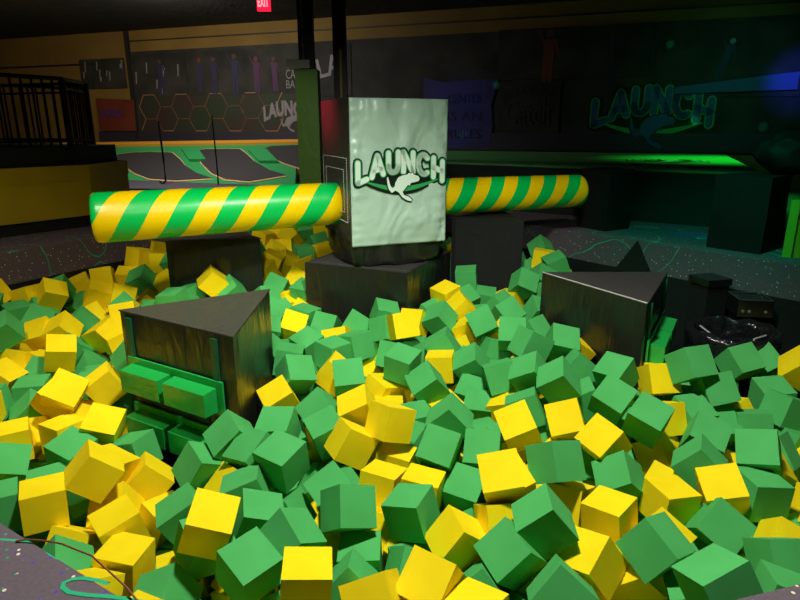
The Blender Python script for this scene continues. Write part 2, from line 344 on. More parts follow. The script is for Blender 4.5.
def cafe(t):
    bm = text_bm('CAFE', .2, 0, .003, width=.42, height=.2); link('poster_text', bm, 'print_grey', t, loc=(2.95, -.02, .42))
    bm = text_bm('BALL', .2, 0, .003, width=.42, height=.18); link('poster_text', bm, 'print_grey', t, loc=(2.95, -.02, .2))
panel('wall_poster', 1.9, 2.28, 3.3, 1.0, [(.3, .05, .8, 0, 3, .05), (.75, 0, .85, 0, 1), (1.35, 0, .9, 0, 1), (1.95, .02, .8, 2, 3), (2.45, .05, .75, 2, 1, -.03)],
      'long poster of people in navy and violet clothes left of the green column', 'poster', 'mural_dark', cafe)
# red sign left
t = empty('wall_sign', (0, 0, 0)); on_wall(t, -1.1, 1.42, .05)
bm = bmesh.new(); plate(bm, [(0, 0), (1.2, 0), (1.25, .78), (0, .84)], .05); link('sign_board', bm, 'red_panel', t)
bm = text_bm('LAUNCH', .3, .01, .004, width=.75, height=.2); link('sign_text', bm, 'purple_print', t, loc=(.45, -.06, .45))
tag(t, 'dark red wall sign with dim purple lettering behind the black railing', 'sign')
# hexagon mural
t = empty('hexagon_mural', (0, 0, 0)); on_wall(t, .25, 1.33, .03)
bm = bmesh.new(); plate(bm, [(0, 0), (4.9, 0), (4.9, .95), (0, .95)], .012); link('mural_ground', bm, 'hex_dark', t)
bm = bmesh.new(); R_ = .34
for c in range(8):
    for r in range(2):
        cx = .35+c*R_*1.5; cz = .10+r*R_*1.732+(c % 2)*R_*.866
        pts = [(cx+R_*math.cos(PI/3*k), cz+R_*math.sin(PI/3*k)) for k in range(6)]
        for k in range(6):
            (x0, z0), (x1, z1) = pts[k], pts[(k+1) % 6]
            if max(z0, z1) > 1.0 or min(z0, z1) < -.05: continue
            l = math.hypot(x1-x0, z1-z0); nx, nz = -(z1-z0)/l*.012, (x1-x0)/l*.012
            plate(bm, [(x0-nx, z0-nz), (x1-nx, z1-nz), (x1+nx, z1+nz), (x0+nx, z0+nz)], .006)
link('hexagon_lines', bm, 'hex_line', t, loc=(0, -.013, 0))
bm = text_bm('LAUNCH', .4, .02, .004, width=1.25, height=.36, arch=.14); link('mural_text', bm, 'print_grey', t, loc=(4.35, -.02, .62))
lg = bmesh.new()
kang = [(318, 268), (334, 290), (342, 318), (356, 336), (372, 326), (378, 300), (398, 268), (430, 254), (478, 238), (500, 238), (540, 262), (552, 280), (512, 302), (486, 306), (452, 336), (430, 362), (436, 382), (474, 396), (498, 416), (462, 420), (426, 398), (400, 364), (378, 352), (352, 366), (334, 348)]
plate(lg, [((x-420)*.0021, (300-y)*.0021) for x, y in kang], .006); link('mural_kangaroo', lg, 'print_grey', t, loc=(4.4, -.02, .33))
tag(t, 'hexagon pattern wall mural with grey LAUNCH lettering above the trampolines', 'mural')
wall_poly('orange_wall_panel', [(5.2, 1.30), (5.9, 1.28), (5.9, 1.42), (5.2, 1.42)], 'red_panel', .05)
tag(bpy.data.objects['orange_wall_panel'], 'small dull orange panel at wall foot just right of the green column', 'panel')
# dark LA... sign right of the column
t = empty('wall_banner', (0, 0, 0)); on_wall(t, 5.35, 2.2, .04)
bm = bmesh.new(); plate(bm, [(0, 0), (.95, 0), (.95, 1.1), (0, 1.1)], .012); link('banner_sheet', bm, 'mural_dark', t)
bm = text_bm('LA', .5, .01, .004, width=.62, height=.42); bmesh.ops.rotate(bm, verts=bm.verts, cent=(0, 0, 0), matrix=Matrix.Rotation(-.22, 3, 'Y')); link('banner_text', bm, 'print_grey', t, loc=(.42, -.02, .65))
tag(t, 'dark banner with slanted grey letters LA between the two ceiling posts', 'banner')
# blue banner
t = empty('blue_wall_banner', (0, 0, 0)); on_wall(t, 7.95, 1.05, .05)
bm = bmesh.new(); plate(bm, [(0, 0), (1.55, .05), (1.6, .5), (1.55, .9), (1.68, 1.42), (1.1, 1.42), (.5, 1.38), (.05, 1.5), (.08, .8)], .015); link('banner_sheet', bm, 'sign_blue', t)
for k, s in enumerate(('CENTER', 'IS AN', 'RULES')):
    bm = text_bm(s, .2, 0, .003, width=.75, height=.19); link('banner_text', bm, 'black_ink', t, loc=(.98, -.02, 1.05-.36*k))
tag(t, 'dim blue wavy-edged banner with dark lettering behind the machine tower', 'banner')
t = empty('script_sign', (0, 0, 0)); on_wall(t, 9.75, 1.2, .05)
bm = bmesh.new(); plate(bm, [(0, 0), (1.15, 0), (1.15, 1.2), (0, 1.2)], .01); link('sign_ground', bm, 'mural_dark', t)
bm = text_bm('LET\'S', .2, 0, .003, width=.5, height=.14); link('sign_text', bm, 'dark_blue', t, loc=(.5, -.02, 1.05))
bm = text_bm('Catch', .4, .0, .003, width=.9, height=.5, tilt=.1); link('sign_text', bm, 'dark_blue', t, loc=(.52, -.02, .62))
tag(t, 'nearly black wall sign with faint script lettering right of the blue banner', 'sign')
# big mural right with LAUNCH logo
panel('wall_mural', 9.6, 2.45, 2.9, .95, [(1.0, -.25, 1.15, 3, 1, .02), (2.2, 0, .8, 0, 1)], 'dark mural of a person below the olive band, right of the machine', 'mural')
panel('wall_mural', 12.6, 2.05, 4.3, 1.35, [(1.1, .3, .7, 0, 4, .25), (2.6, .2, .9, 0, 1)], 'dark mural high on the wall at far right above the kangaroo logo', 'mural')
wall_poly('pale_wall_beam', [(13.0, 2.12), (15.0, 2.16), (15.0, 2.46), (14.6, 2.42), (13.0, 2.24)], 'print_blue', .08)
tag(bpy.data.objects['pale_wall_beam'], 'dim blue-green slanted beam on the wall above the kangaroo logo', 'beam')
o = link('wall_logo', logo(2.3, mats=None), ['black_ink', 'logo_green', 'print_blue']); on_wall(o, 12.62, 1.78, .05)
tag(o, 'dim blue LAUNCH wall logo with kangaroo above the green lit stage', 'logo')
# ---- stage on the right
S_ = [(.6, 8.95), (2.24, 7.84), (3.96, 6.63), (7.2, 12.3), (6.9, 11.6)]
e1 = wp(8.0, 0); e2 = wp(14.0, 0)
st = empty('raised_stage', (3, 9, FZ))
bm = bmesh.new(); prism(bm, [(.6-3, 8.98-9), (3.96-3, 6.63-9), (e2.x-3, e2.y-9), (e1.x-3, e1.y-9)], 0, .6); link('stage_front', bm, 'stage_front', st)
bm = bmesh.new(); prism(bm, [(.62-3, 8.99-9), (3.95-3, 6.65-9), (e2.x-3, e2.y-9), (e1.x-3, e1.y-9)], .6, .622); link('stage_top', bm, 'stage_floor', st)
bm = logo(1.15, mats=None); bmesh.ops.scale(bm, verts=bm.verts, vec=(1, .3, 1.7)); bmesh.ops.rotate(bm, verts=bm.verts, cent=(0, 0, 0), matrix=Matrix.Rotation(-PI/2, 3, 'X')); bmesh.ops.rotate(bm, verts=bm.verts, cent=(0, 0, 0), matrix=Matrix.Rotation(-.35, 3, 'Z'))
link('floor_logo', bm, ['black_ink', 'logo_green', 'logo_white'], st, loc=(1.03, .30, .626))
tag(st, 'raised stage with green lit top and dark skirt at right behind the pit', 'stage')
# ---- ceiling posts and column
def column_thing():
    t = empty('padded_column', (-1.30, 9.0, FZ))
    bm = bmesh.new(); box(bm, -.155, .155, -.155, .155, 0, 1.88); bevel(bm, .035, 2); link('column_pad', bm, 'col_green', t)
    bm = bmesh.new(); box(bm, -.10, .10, -.1, .1, 1.88, CEIL-FZ); link('steel_post', bm, 'steel_black', t)
    bm = bmesh.new(); box(bm, -.26, .06, -.2, -.165, 1.89, 2.0); bevel(bm, .01, 1); link('grey_bracket', bm, 'grey_metal', t)
    bm = bmesh.new(); tube(bm, [(-.03, -.14, 2.0), (-.04, -.14, 3.4)], .012, 6); link('conduit', bm, 'grey_metal', t)
    return tag(t, 'square column with green padding and black steel top left of machine tower', 'column')
column_thing()
t = empty('ceiling_post', (-.93, 10.0, FZ))
bm = bmesh.new(); box(bm, -.1, .1, -.1, .1, 0, CEIL-FZ); link('steel_post', bm, 'steel_black', t)
bm = bmesh.new(); box(bm, .0, .035, -.125, -.1, 0, 2.25); link('lit_edge', bm, 'yellow_panel', t)  # yellow light along the post's edge, put in as a coloured strip
tag(t, 'thin black post with a yellow-lit edge rising behind the machine tower', 'post')
# exit sign
t = empty('exit_sign', (-2.07, 10.0, 3.21), 0)
bm = bmesh.new(); box(bm, -.1, .1, -.03, .03, 0, .22); bevel(bm, .01, 1); link('sign_body', bm, 'exit_red', t)
bm = text_bm('EXIT', .16, .006, .004, width=.17, height=.13); link('exit_text', bm, 'exit_letters', t, loc=(0, -.036, .12))
bm = bmesh.new(); tube(bm, [(0, 0, .24), (0, 0, CEIL-3.21)], .012, 6); link('hanger', bm, 'steel_black', t)
tag(t, 'glowing red EXIT sign hanging from the black ceiling', 'exit sign')
# ---- trampoline court
TO = Vector((-4.08, 12.43, .4)); TD = Vector((.94005, -.3406, 0)); TS = Vector((.3143, .86805, .38433)); TN = TD.cross(TS).normalized()
def tp(u, v, h=0.): return TO+TD*u+TS*v+TN*h
tc = empty('trampoline_court', TO)
def tpoly(name, pts, h0, h1, m, parent=tc):
    bm = bmesh.new(); a = [bm.verts.new(tp(u, v, h0)-TO) for u, v in pts]; b = [bm.verts.new(tp(u, v, h1)-TO) for u, v in pts]; n = len(pts)
    fs = [bm.faces.new(b), bm.faces.new(a[::-1])]+[bm.faces.new((a[i], a[(i+1) % n], b[(i+1) % n], b[i])) for i in range(n)]
    bmesh.ops.recalc_face_normals(bm, faces=fs); return link(name, bm, m, parent)
tpoly('court_pad', [(-5.5, -.02), (2.2, -.02), (1.75, .94), (1.35, 2.0), (-5.5, 1.72)], -.12, 0, 'tramp_pad')
tpoly('top_strip', [(-5.5, 1.62), (1.35, 1.97), (1.35, 2.12), (-5.5, 1.80)], 0, .05, 'orange')
beds = [[(-3.24, 1.15), (-3.13, 1.26), (-2.87, 1.35), (-2.35, 1.4), (-1.71, 1.39), (-1.26, 1.07), (-0.92, 0.78), (-0.37, 0.43), (0.14, 0.23), (-0.69, 0.09), (-1.36, 0.12), (-1.92, 0.34), (-2.48, 0.66)],
        [(-1.13, 1.44), (-1.09, 1.54), (-0.91, 1.6), (-0.02, 1.63), (0.31, 1.38), (0.68, 1.05), (1.28, 0.65), (1.76, 0.46), (1.09, 0.16), (0.49, 0.21), (-0.0, 0.45), (-0.5, 0.85)],
        [(0.54, 1.64), (0.71, 1.8), (1.38, 1.87), (2.01, 0.74), (1.46, 0.99), (1.01, 1.25)]]
for pts in beds:
    cu = sum(p[0] for p in pts)/len(pts); cv = sum(p[1] for p in pts)/len(pts)
    e = tpoly('bed_edging', [(cu+(u-cu)*1.035, cv+(v-cv)*1.07) for u, v in pts], .0, .014, 'tan')
    tpoly('trampoline_bed', pts, .005, .028, 'tramp_bed')
for u in (-1.55, .25):
    tpoly('divider_pad', [(u, 1.55), (u+.45, 1.58), (u+1.05, 1.0), (u+.62, .98)], .0, .07, 'tramp_pad')
tag(tc, 'slanted trampoline beds framed in green pads with tan edging along the wall', 'trampolines')
bm = bmesh.new(); prism(bm, [(-6.2, 11.3), (-2.2, 10.9), (-2.2, 11.7), (-4.1, 12.38), (-6.2, 13.2)], FZ, FZ+.03); struct(link('trim_5', bm, 'purple'))
t = tag(link('net_pole', (lambda b: (tube(b, [(-.12, 0, .05), (-.06, 0, .0), (0, 0, .06), (0, 0, .5), (-.02, 0, 1.2)], .02, 6), b)[1])(bmesh.new()), 'steel_black', None, (-4.65, 12.1, .43)), 'thin black pole with bent foot standing before the left trampoline', 'pole')
t = tag(link('net_pole', (lambda b: (tube(b, [(0, 0, .0), (0, 0, .5), (-.02, 0, 1.3)], .014, 6), b)[1])(bmesh.new()), 'steel_black', None, (-3.55, 11.9, .43)), 'thin straight black pole before the gap between two trampolines', 'pole')
# ---- left yellow platform with railing
PO = Vector((-3.56, 7.0, FZ))
pl = empty('viewing_platform', PO)
f = [(-2.1, -3.1), (0, 0), (.02, .95), (-4.5, 1.8), (-6, -3.1)]
def inset(pts, k): 
    cx = sum(p[0] for p in pts)/len(pts); cy = sum(p[1] for p in pts)/len(pts); return [(cx+(x-cx)*k, cy+(y-cy)*k) for x, y in pts]
bm = bmesh.new(); prism(bm, inset(f, .985), 0, .14); link('kick_board', bm, 'deck_black', pl)
bm = bmesh.new(); prism(bm, f, .13, .70); bevel(bm, .02, 2); link('yellow_skirt', bm, 'yellow_panel', pl)
bm = bmesh.new(); prism(bm, inset(f, 1.004), .53, .70); bevel(bm, .015, 2); link('upper_band', bm, 'yellow_panel', pl)
bm = bmesh.new(); prism(bm, inset(f, .965), .69, .90); link('deck_edge', bm, 'deck_black', pl)
tag(pl, 'raised platform with yellow padded skirt and black kick board at left', 'platform')
rl = empty('black_railing', (-3.72, 7.0, FZ+.9))
rp = [Vector((-2.0, -2.95, 0)), Vector((-.02, 0, 0)), Vector((-.3, .85, 0))]
rp = [Vector((-2.05, -3.0, 0)), Vector((0, 0, 0)), Vector((-.12, .75, 0)), Vector((-1.6, 1.2, 0))]
RH = .72
for zz, nm in ((RH, 'top_rail'), (.06, 'bottom_rail'), (RH-.1, 'middle_rail')):
    bm = bmesh.new(); tube(bm, [p+Vector((0, 0, zz)) for p in rp], .022 if nm == 'top_rail' else .014, 8); link(nm, bm, 'steel_black', rl)
for a, b, k in ((rp[0], rp[1], 34), (rp[1], rp[2], 9), (rp[2], rp[3], 12)):
    for i in range(k):
        p = a.lerp(b, i/k); bm = bmesh.new(); r = .028 if i == 0 else .0095
        tube(bm, [p, p+Vector((0, 0, RH))], r*1.25, 6); link('corner_post' if i == 0 else 'baluster', bm, 'steel_black', rl)
tag(rl, 'black steel railing with thin balusters on top of the yellow platform', 'railing')
# ================================================================ the sweeper machine
AX = math.atan2(.36, .93)
ma = empty('sweeper_machine', (-.17, 5.78, -1.2), AX)
H0 = 1.2
def vinyl_box(x, y, z0, z1, amp=.008, seg=14, seed=0, taper=0.):
    """padded box with soft edges and slightly creased faces"""
    bm = bmesh.new(); box(bm, -x, x, -y, y, z0, z1); bevel(bm, .022, 2)
    bmesh.ops.subdivide_edges(bm, edges=[e for e in bm.edges if e.calc_length() > .3], cuts=seg, use_grid_fill=True)
    for v in bm.verts:
        p = v.co.copy(); q = noise.noise_vector(p*2.6+Vector((seed, 0, 0))); v.co += q*amp
    return bm
bz = math.atan2(.40, -.95)-PI-AX
base_c = Vector((-.19, 5.75, 0))-Vector((-.17, 5.78, 0)); base_c.rotate(Euler((0, 0, -AX)))
bm = vinyl_box(.53, .53, 0, H0+.29, .008, 12, 3); b = link('base_block', bm, 'black_vinyl', ma, loc=(base_c.x, base_c.y, 0)); b.rotation_euler = (0, 0, -AX+math.atan2(-.44, .96))
bm = bmesh.new(); box(bm, -.515, .515, -.515, .515, 0, .008); bevel(bm, .003, 1); c_ = link('base_cover', bm, 'grey_vinyl', ma, loc=(base_c.x, base_c.y, H0+.286)); c_.rotation_euler = b.rotation_euler
bm = bmesh.new(); tube(bm, [(-.5, -.5, 0), (.5, -.5, 0), (.5, .5, 0), (-.5, .5, 0), (-.5, -.5, 0)], .006, 6); c_ = link('cover_piping', bm, 'grey_vinyl', ma, loc=(base_c.x, base_c.y, H0+.298)); c_.rotation_euler = b.rotation_euler
# crumpled skirt between base and tower
bm = bmesh.new(); rings = []
for zi, (z, r, sq) in enumerate([(.292, .42, .55), (.31, .44, .6), (.36, .445, .75), (.42, .45, .85), (.50, .46, .95), (.58, .462, 1.)]):
    ring = []
    for k in range(72):
        t = 2*PI*k/72; c, s = math.cos(t), math.sin(t); m = max(abs(c), abs(s)); rr = r*((1-sq)*1.05+sq/m) if m else r
        rr = min(rr, r*1.33); rr += .014*math.sin(11*t+zi*.7)+.012*noise.noise(Vector((c*4, s*4, zi*.8)))
        ring.append(bm.verts.new((c*rr, s*rr, H0+z+.012*math.sin(7*t+2)*(zi < 3))))
    rings.append(ring)
for i in range(len(rings)-1):
    for k in range(72): bm.faces.new((rings[i][k], rings[i][(k+1) % 72], rings[i+1][(k+1) % 72], rings[i+1][k]))
bm.faces.new(rings[-1]); bm.faces.new(rings[0][::-1])
link('creased_skirt', bm, 'black_vinyl', ma, smooth=True)
tw = link('tower', vinyl_box(.452, .458, H0+.53, H0+1.745, .006, 16, 7), 'grey_vinyl', ma)
# grey-white front sheet with wrinkles, on the tower's front face
bm = bmesh.new(); g = []
nx, nz = 56, 76
for j in range(nz+1):
    row = []
    for i in range(nx+1):
        x = -.447+.894*i/nx; z = .495+1.245*j/nz
        u = (x+.447)/.894; vv = (z-.495)/1.245
        edge = min(u, 1-u, vv, 1-vv)
        d = .018*math.sin(26*(x*.8+z*.55)+2*noise.noise(Vector((x*3, z*3, 0))))*max(0, (u-.35))*1.6*(.5+.5*noise.noise(Vector((x*2, z*2, 5))))
        d += .015*noise.noise(Vector((x*3.2+z*1.6, z*2.1-x, 1.3)))
        d += .008*math.sin(z*70+4*noise.noise(Vector((z*5, 0, 0))))*math.exp(-min(u, 1-u)*16)
        d *= min(1, edge*22)
        row.append(bm.verts.new((x, -.474-d-.012*min(1, edge*14), H0+z)))
    g.append(row)
for j in range(nz):
    for i in range(nx): bm.faces.new((g[j][i], g[j][i+1], g[j+1][i+1], g[j+1][i]))
bv = [bm.verts.new((x, -.455, H0+z)) for x, z in ((-.447, .495), (.447, .495), (.447, 1.74), (-.447, 1.74))]
bm.faces.new([*[r_[0] for r_ in g][::-1], bv[0], bv[3]]); bm.faces.new([*[r_[-1] for r_ in g], bv[2], bv[1]])
bm.faces.new([*g[0], bv[1], bv[0]][::-1]); bm.faces.new([*g[-1][::-1], bv[3], bv[2]][::-1])
bmesh.ops.recalc_face_normals(bm, faces=bm.faces)
o = link('front_sheet', bm, 'white_vinyl', tw, smooth=True); o['label'] = 'silver-white vinyl sheet with LAUNCH logo'
link('tower_logo', logo(.87), ['black_ink', 'logo_green', 'logo_white'], tw, loc=(0, -.492, H0+1.13))
# stitched flap outline on the left side face
def stitch(bm, y0, z0, y1, z1):
    l = math.hypot(y1-y0, z1-z0); n = max(1, int(l/.022))
    for k in range(n):
        a = k/n; b_ = (k+.6)/n
        tube(bm, [(-.462, y0+(y1-y0)*a, H0+z0+(z1-z0)*a), (-.462, y0+(y1-y0)*b_, H0+z0+(z1-z0)*b_)], .0035, 4)
for y0, z0, y1, z1 in ((-.40, .70, .40, 1.25), (-.30, .78, .30, 1.15)):
    bm = bmesh.new(); stitch(bm, y0, z0, y1, z0); stitch(bm, y0, z1, y1, z1); stitch(bm, y0, z0, y0, z1); stitch(bm, y1, z0, y1, z1)
    link('stitching', bm, 'stitch', tw)
def arm(x0, x1, r0, r1, dz=0.):
    bm = bmesh.new(); n = 40; L_ = abs(x1-x0); sg = 1 if x1 > x0 else -1; rings = []
    prof = [(0, 1.)]+[(L_*k/16., 1.) for k in range(1, 16)]+[(L_-.05, 1.), (L_-.02, .97), (L_-.006, .9), (L_, .78)]
    for d, f_ in prof:
        r = (r0+(r1-r0)*d/L_)*f_
        rings.append([bm.verts.new((x0+sg*d, r*math.cos(2*PI*k/n), r*math.sin(2*PI*k/n)+dz*d/L_)) for k in range(n)])
    for i in range(len(rings)-1):
        for k in range(n): bm.faces.new((rings[i][k], rings[i+1][k], rings[i+1][(k+1) % n], rings[i][(k+1) % n]))
    bm.faces.new(rings[0]); bm.faces.new(rings[-1][::-1]); bmesh.ops.recalc_face_normals(bm, faces=bm.faces)
    return bm
link('sweeper_arm', arm(-.44, -2.50, .192, .206, -.03), 'stripes', ma, loc=(0, 0, H0+.825), smooth=True)
link('sweeper_arm', arm(.44, 2.28, .18, .172), 'stripes_fine', ma, loc=(0, 0, H0+.845), smooth=True)
tag(ma, 'padded sweeper machine with striped yellow-green arms and LAUNCH tower in the pit', 'play machine')
# ================================================================ padded wedges
def wedge(name, A, B, Cc, top, label, steps=True, bot=-1.2, body='black_vinyl', cover='grey_vinyl'):
    """triangular padded podium; steps hang on the A-B face"""
    cx = (A[0]+B[0]+Cc[0])/3; cy = (A[1]+B[1]+Cc[1])/3
    t = empty(name, (cx, cy, bot)); H = top-bot
    bm = bmesh.new(); P_ = [(p[0]-cx, p[1]-cy) for p in (A, B, Cc)]
    if (P_[1][0]-P_[0][0])*(P_[2][1]-P_[0][1])-(P_[1][1]-P_[0][1])*(P_[2][0]-P_[0][0]) < 0: P_ = P_[::-1]
    nseg = 12; rings = []
    for zi in range(10):
        z = H*zi/9; ring = []
        for e in range(3):
            for k in range(nseg):
                p = Vector((*P_[e], 0)).lerp(Vector((*P_[(e+1) % 3], 0)), k/nseg); c = Vector((-p.x, -p.y, 0)).normalized()
                q = p+c*(.02 if k == 0 else 0)
                if 0 < zi < 9 and k: q += noise.noise_vector(Vector((q.x*5, q.y*5, z*2)))*.010
                ring.append(bm.verts.new((q.x, q.y, z)))
        rings.append(ring)
    m_ = 3*nseg
    for i in range(9):
        for k in range(m_): bm.faces.new((rings[i][k], rings[i][(k+1) % m_], rings[i+1][(k+1) % m_], rings[i+1][k]))
    bm.faces.new(rings[0][::-1]); bm.faces.new(rings[-1])
    bmesh.ops.bevel(bm, geom=[e for e in bm.edges if e.calc_face_angle(0) > .9], offset=.014, segments=2, affect='EDGES')
    link('padded_body', bm, body, t)
    bm = bmesh.new(); ins = [(x*.985, y*.985) for x, y in P_]; prism(bm, ins, H-.002, H+.006); bevel(bm, .003, 1); link('top_cover', bm, cover, t)
    if steps:
        a = Vector((A[0]-cx, A[1]-cy, 0)); b = Vector((B[0]-cx, B[1]-cy, 0)); d = (b-a); W_ = d.length; d.normalize(); n_ = Vector((d.y, -d.x, 0))
        if n_.dot(a+b) < 0: n_ = -n_
        rz = math.atan2(d.y, d.x)
        def put(o, s, z, out): o.location = a+d*s+n_*out+Vector((0, 0, z)); o.rotation_euler = (0, 0, rz if n_.dot(Vector((math.sin(rz), -math.cos(rz), 0))) > 0 else rz); return o
        sg = 1 if n_.dot(Vector((math.sin(rz), -math.cos(rz), 0))) > 0 else -1
        for s in (.12, W_-.16):
            bm = bmesh.new(); box(bm, -.024, .024, -.008, .008, 0, .30); bevel(bm, .003, 1); put(link('hanging_strap', bm, 'dkgreen_vinyl', t), s, H-.33, .008)
        for zt in (.045, -.285):
            bm = bmesh.new(); box(bm, -W_*.41, W_*.41, -.007, .007, 0, .22); bevel(bm, .008, 2); pn = put(link('step_panel', bm, 'green_vinyl', t), W_*.49, zt-.22-bot, .016)
            for xx in (-.205, .205):
                bm = bmesh.new(); vs = box(bm, -.182, .182, -.05, .05, -.078, .078)
                for v in vs:
                    if v.co.y*sg < 0 and v.co.z > 0: v.co.z -= .012
                bevel(bm, .014, 2)
                for v in bm.verts: v.co += noise.noise_vector(v.co*9+Vector((xx, zt, 0)))*.004
                link('step_block', bm, 'green_vinyl', pn, loc=(xx, -sg*.06, .10))
    return tag(t, label, 'padded podium')
wedge('padded_wedge', (-1.87, 3.79), (-.955, 3.25), (-.965, 4.34), .34, 'black triangular padded podium at left with two rows of green step blocks')
wedge('padded_wedge', (2.24, 4.88), (1.695, 3.93), (1.17, 4.88), .34, 'black triangular padded podium at right, pale seam along its top edge')
wedge('padded_wedge', (-2.23, 5.58), (-1.32, 5.68), (-1.9, 6.4), .48, 'black padded podium behind the left half of the striped arm', False)
wedge('padded_wedge', (.50, 5.98), (1.20, 5.72), (1.1, 6.6), .64, 'black padded podium right behind the machine, under the right striped arm', False, body='black_matte', cover='black_matte')
bm = bmesh.new(); tube(bm, [(1.185, 4.87, .345), (1.695, 3.945, .345)], .006, 6)
wd = [o for o in bpy.data.objects if o.name.startswith('padded_wedge')]
o = link('seam_piping', bm, 'stitch', wd[1]); o.location = -wd[1].location
# ================================================================ right side: pedestals, cabinet, bin
def pedestal(x, y, w_, z1, rz, label, nm='padded_post'):
    bm = bmesh.new(); box(bm, -w_/2, w_/2, -w_/2, w_/2, 0, z1-FZ); bevel(bm, .03, 2)
    bmesh.ops.subdivide_edges(bm, edges=[e for e in bm.edges if e.calc_length() > .3], cuts=5, use_grid_fill=True)
    for v in bm.verts: 
        if .02 < v.co.z: v.co += noise.noise_vector(v.co*4)*.008
    o = link(nm, bm, 'black_matte', None, (x, y, FZ)); o.rotation_euler = (0, 0, rz); return tag(o, label, 'padded post')
pedestal(2.33, 6.85, .40, 1.06, .55, 'black padded post standing on the carpet just right of the striped arm end')
pedestal(3.28, 5.66, .48, 1.08, .7, 'black padded post standing on the carpet at far right beside the yellow panel')
t = tag(link('black_sack', (lambda b: (bmesh.ops.create_icosphere(b, subdivisions=4, radius=.26), b)[1])(bmesh.new()), 'black_matte', None, (3.62, 5.75, 1.28), smooth=True), 'crumpled black plastic sack at right edge on top of the padded post', 'sack')
for v in t.data.vertices:
    v.co.z *= .85; v.co += noise.noise_vector(v.co*7)*.05
t.location.z = 1.08+.2
yp = empty('yellow_padded_wall', (3.39, 5.2, FZ-.0))
bm = bmesh.new(); prism(bm, [(.03, .05), (1.4, -1.3), (2.4, -.3), (.9, .9)], 0, .48); bevel(bm, .02, 2); link('yellow_body', bm, 'yellow_panel', yp)
bm = bmesh.new(); prism(bm, [(0, 0.03), (.05, -.02), (.07, .04), (.03, .08)], 0, .50); link('lime_edge', bm, 'lime', yp)
tag(yp, 'yellow padded block with lime green edge at the far right', 'padded block')
# black cloth hanging over the lip
bm = bmesh.new()
e0 = Vector((2.13, 6.3, 0)); e1_ = Vector((3.3, 4.9, 0)); ed = (e1_-e0).normalized(); en = Vector((ed.y, -ed.x, 0))
if en.y > 0: en = -en
def lip(s, z, out): p = e0+ed*s+en*out; return (p.x, p.y, z)
fr = [lip(.42, .41, .015), lip(.62, .07, .02), lip(.2, .07, .02)]; bk = [lip(.42, .41, .003), lip(.62, .07, .003), lip(.2, .07, .003)]
a = [bm.verts.new(p) for p in fr]; b = [bm.verts.new(p) for p in bk]; bm.faces.new(a); bm.faces.new(b[::-1])
for i in range(3): bm.faces.new((a[i], b[i], b[(i+1) % 3], a[(i+1) % 3]))
bmesh.ops.recalc_face_normals(bm, faces=bm.faces)
tag(link('black_pennant', bm, 'black_matte'), 'small black triangular flap hanging on the carpeted lip behind the right podium', 'flap')
# cabinet + control box
t = empty('black_cabinet', (2.78, 5.22, -1.2), 0.25)
bm = bmesh.new(); box(bm, -.11, .11, -.11, .11, 0, 1.36); bevel(bm, .012, 2); link('cabinet_body', bm, 'black_matte', t)
bm = bmesh.new(); box(bm, -.125, .125, -.125, .125, 1.36, 1.42); bevel(bm, .012, 2); link('cabinet_lid', bm, 'glass_black', t)
tag(t, 'narrow black cabinet with a lid standing between right podium and the bin', 'cabinet')
t = empty('control_box', (3.02, 4.98, -1.2), -.15)
bm = bmesh.new(); box(bm, -.11, .11, -.1, .1, 0, 1.16); link('stand', bm, 'black_matte', t)
bm = bmesh.new(); box(bm, -.14, .14, -.14, .14, 1.16, 1.30); bevel(bm, .012, 2); bd = link('box_body', bm, 'glass_black', t)
bm = bmesh.new(); tube(bm, [(-.13, -.13, 1.305), (.13, -.13, 1.305), (.13, .13, 1.305), (-.13, .13, 1.305), (-.13, -.13, 1.305)], .006, 6); link('rim', bm, 'grey_vinyl', t)
bm = bmesh.new(); 
for xx in (-.1, -.05, .08): tube(bm, [(xx, -.15, 1.21), (xx, -.135, 1.21)], .012, 10)
link('knob', bm, 'grey_metal', t)
tag(t, 'black glossy control box with small grey knobs behind the lined bin', 'control box')
t = empty('trash_can', (2.60, 4.44, -1.05))
bm = bmesh.new(); n = 40; rings = []
for z, r in ((0, .24), (.02, .25), (.98, .295), (1.0, .305), (1.02, .30), (.98, .28)):
    rings.append([bm.verts.new((r*math.cos(2*PI*k/n), r*math.sin(2*PI*k/n), z)) for k in range(n)])
for i in range(len(rings)-1):
    for k in range(n): bm.faces.new((rings[i][k], rings[i][(k+1) % n], rings[i+1][(k+1) % n], rings[i+1][k]))
bm.faces.new(rings[0][::-1]); link('can_body', bm, 'black_matte', t, smooth=True)
bm = bmesh.new(); rings = []; n = 72
for zi, (z, r) in enumerate(((.72, .312), (.82, .318), (.92, .325), (1.0, .335), (1.05, .325), (1.045, .29), (.98, .27), (.85, .26), (.6, .22), (.5, .05))):
    rings.append([bm.verts.new(((r+.016*noise.noise(Vector((3*math.cos(2*PI*k/n)*2, 6*math.sin(2*PI*k/n), zi*.6)))+.006*math.sin(17*2*PI*k/n+zi))*math.cos(2*PI*k/n), (r+.016*noise.noise(Vector((3*math.cos(2*PI*k/n)*2, 6*math.sin(2*PI*k/n), zi*.6))))*math.sin(2*PI*k/n), z+.03*noise.noise(Vector((math.cos(2*PI*k/n)*3, math.sin(2*PI*k/n)*3, 4+zi*.2))))) for k in range(n)])
for i in range(len(rings)-1):
    for k in range(n): bm.faces.new((rings[i][k], rings[i][(k+1) % n], rings[i+1][(k+1) % n], rings[i+1][k]))
link('bin_liner', bm, 'bag', t, smooth=True)
bm = bmesh.new(); pts = [(-.20, .12, 1.03), (-.10, -.02, .95), (.0, -.12, .90), (.1, -.13, .91), (.14, -.06, .98), (.25, -.03, 1.0)]
tube(bm, pts, .006, 6); link('liner_crease', bm, 'stitch', t)
bm = bmesh.new(); poly_face(bm, [(-.2, .08, 1.0), (-.19, -.04, .90), (-.06, -.1, .89)]); 
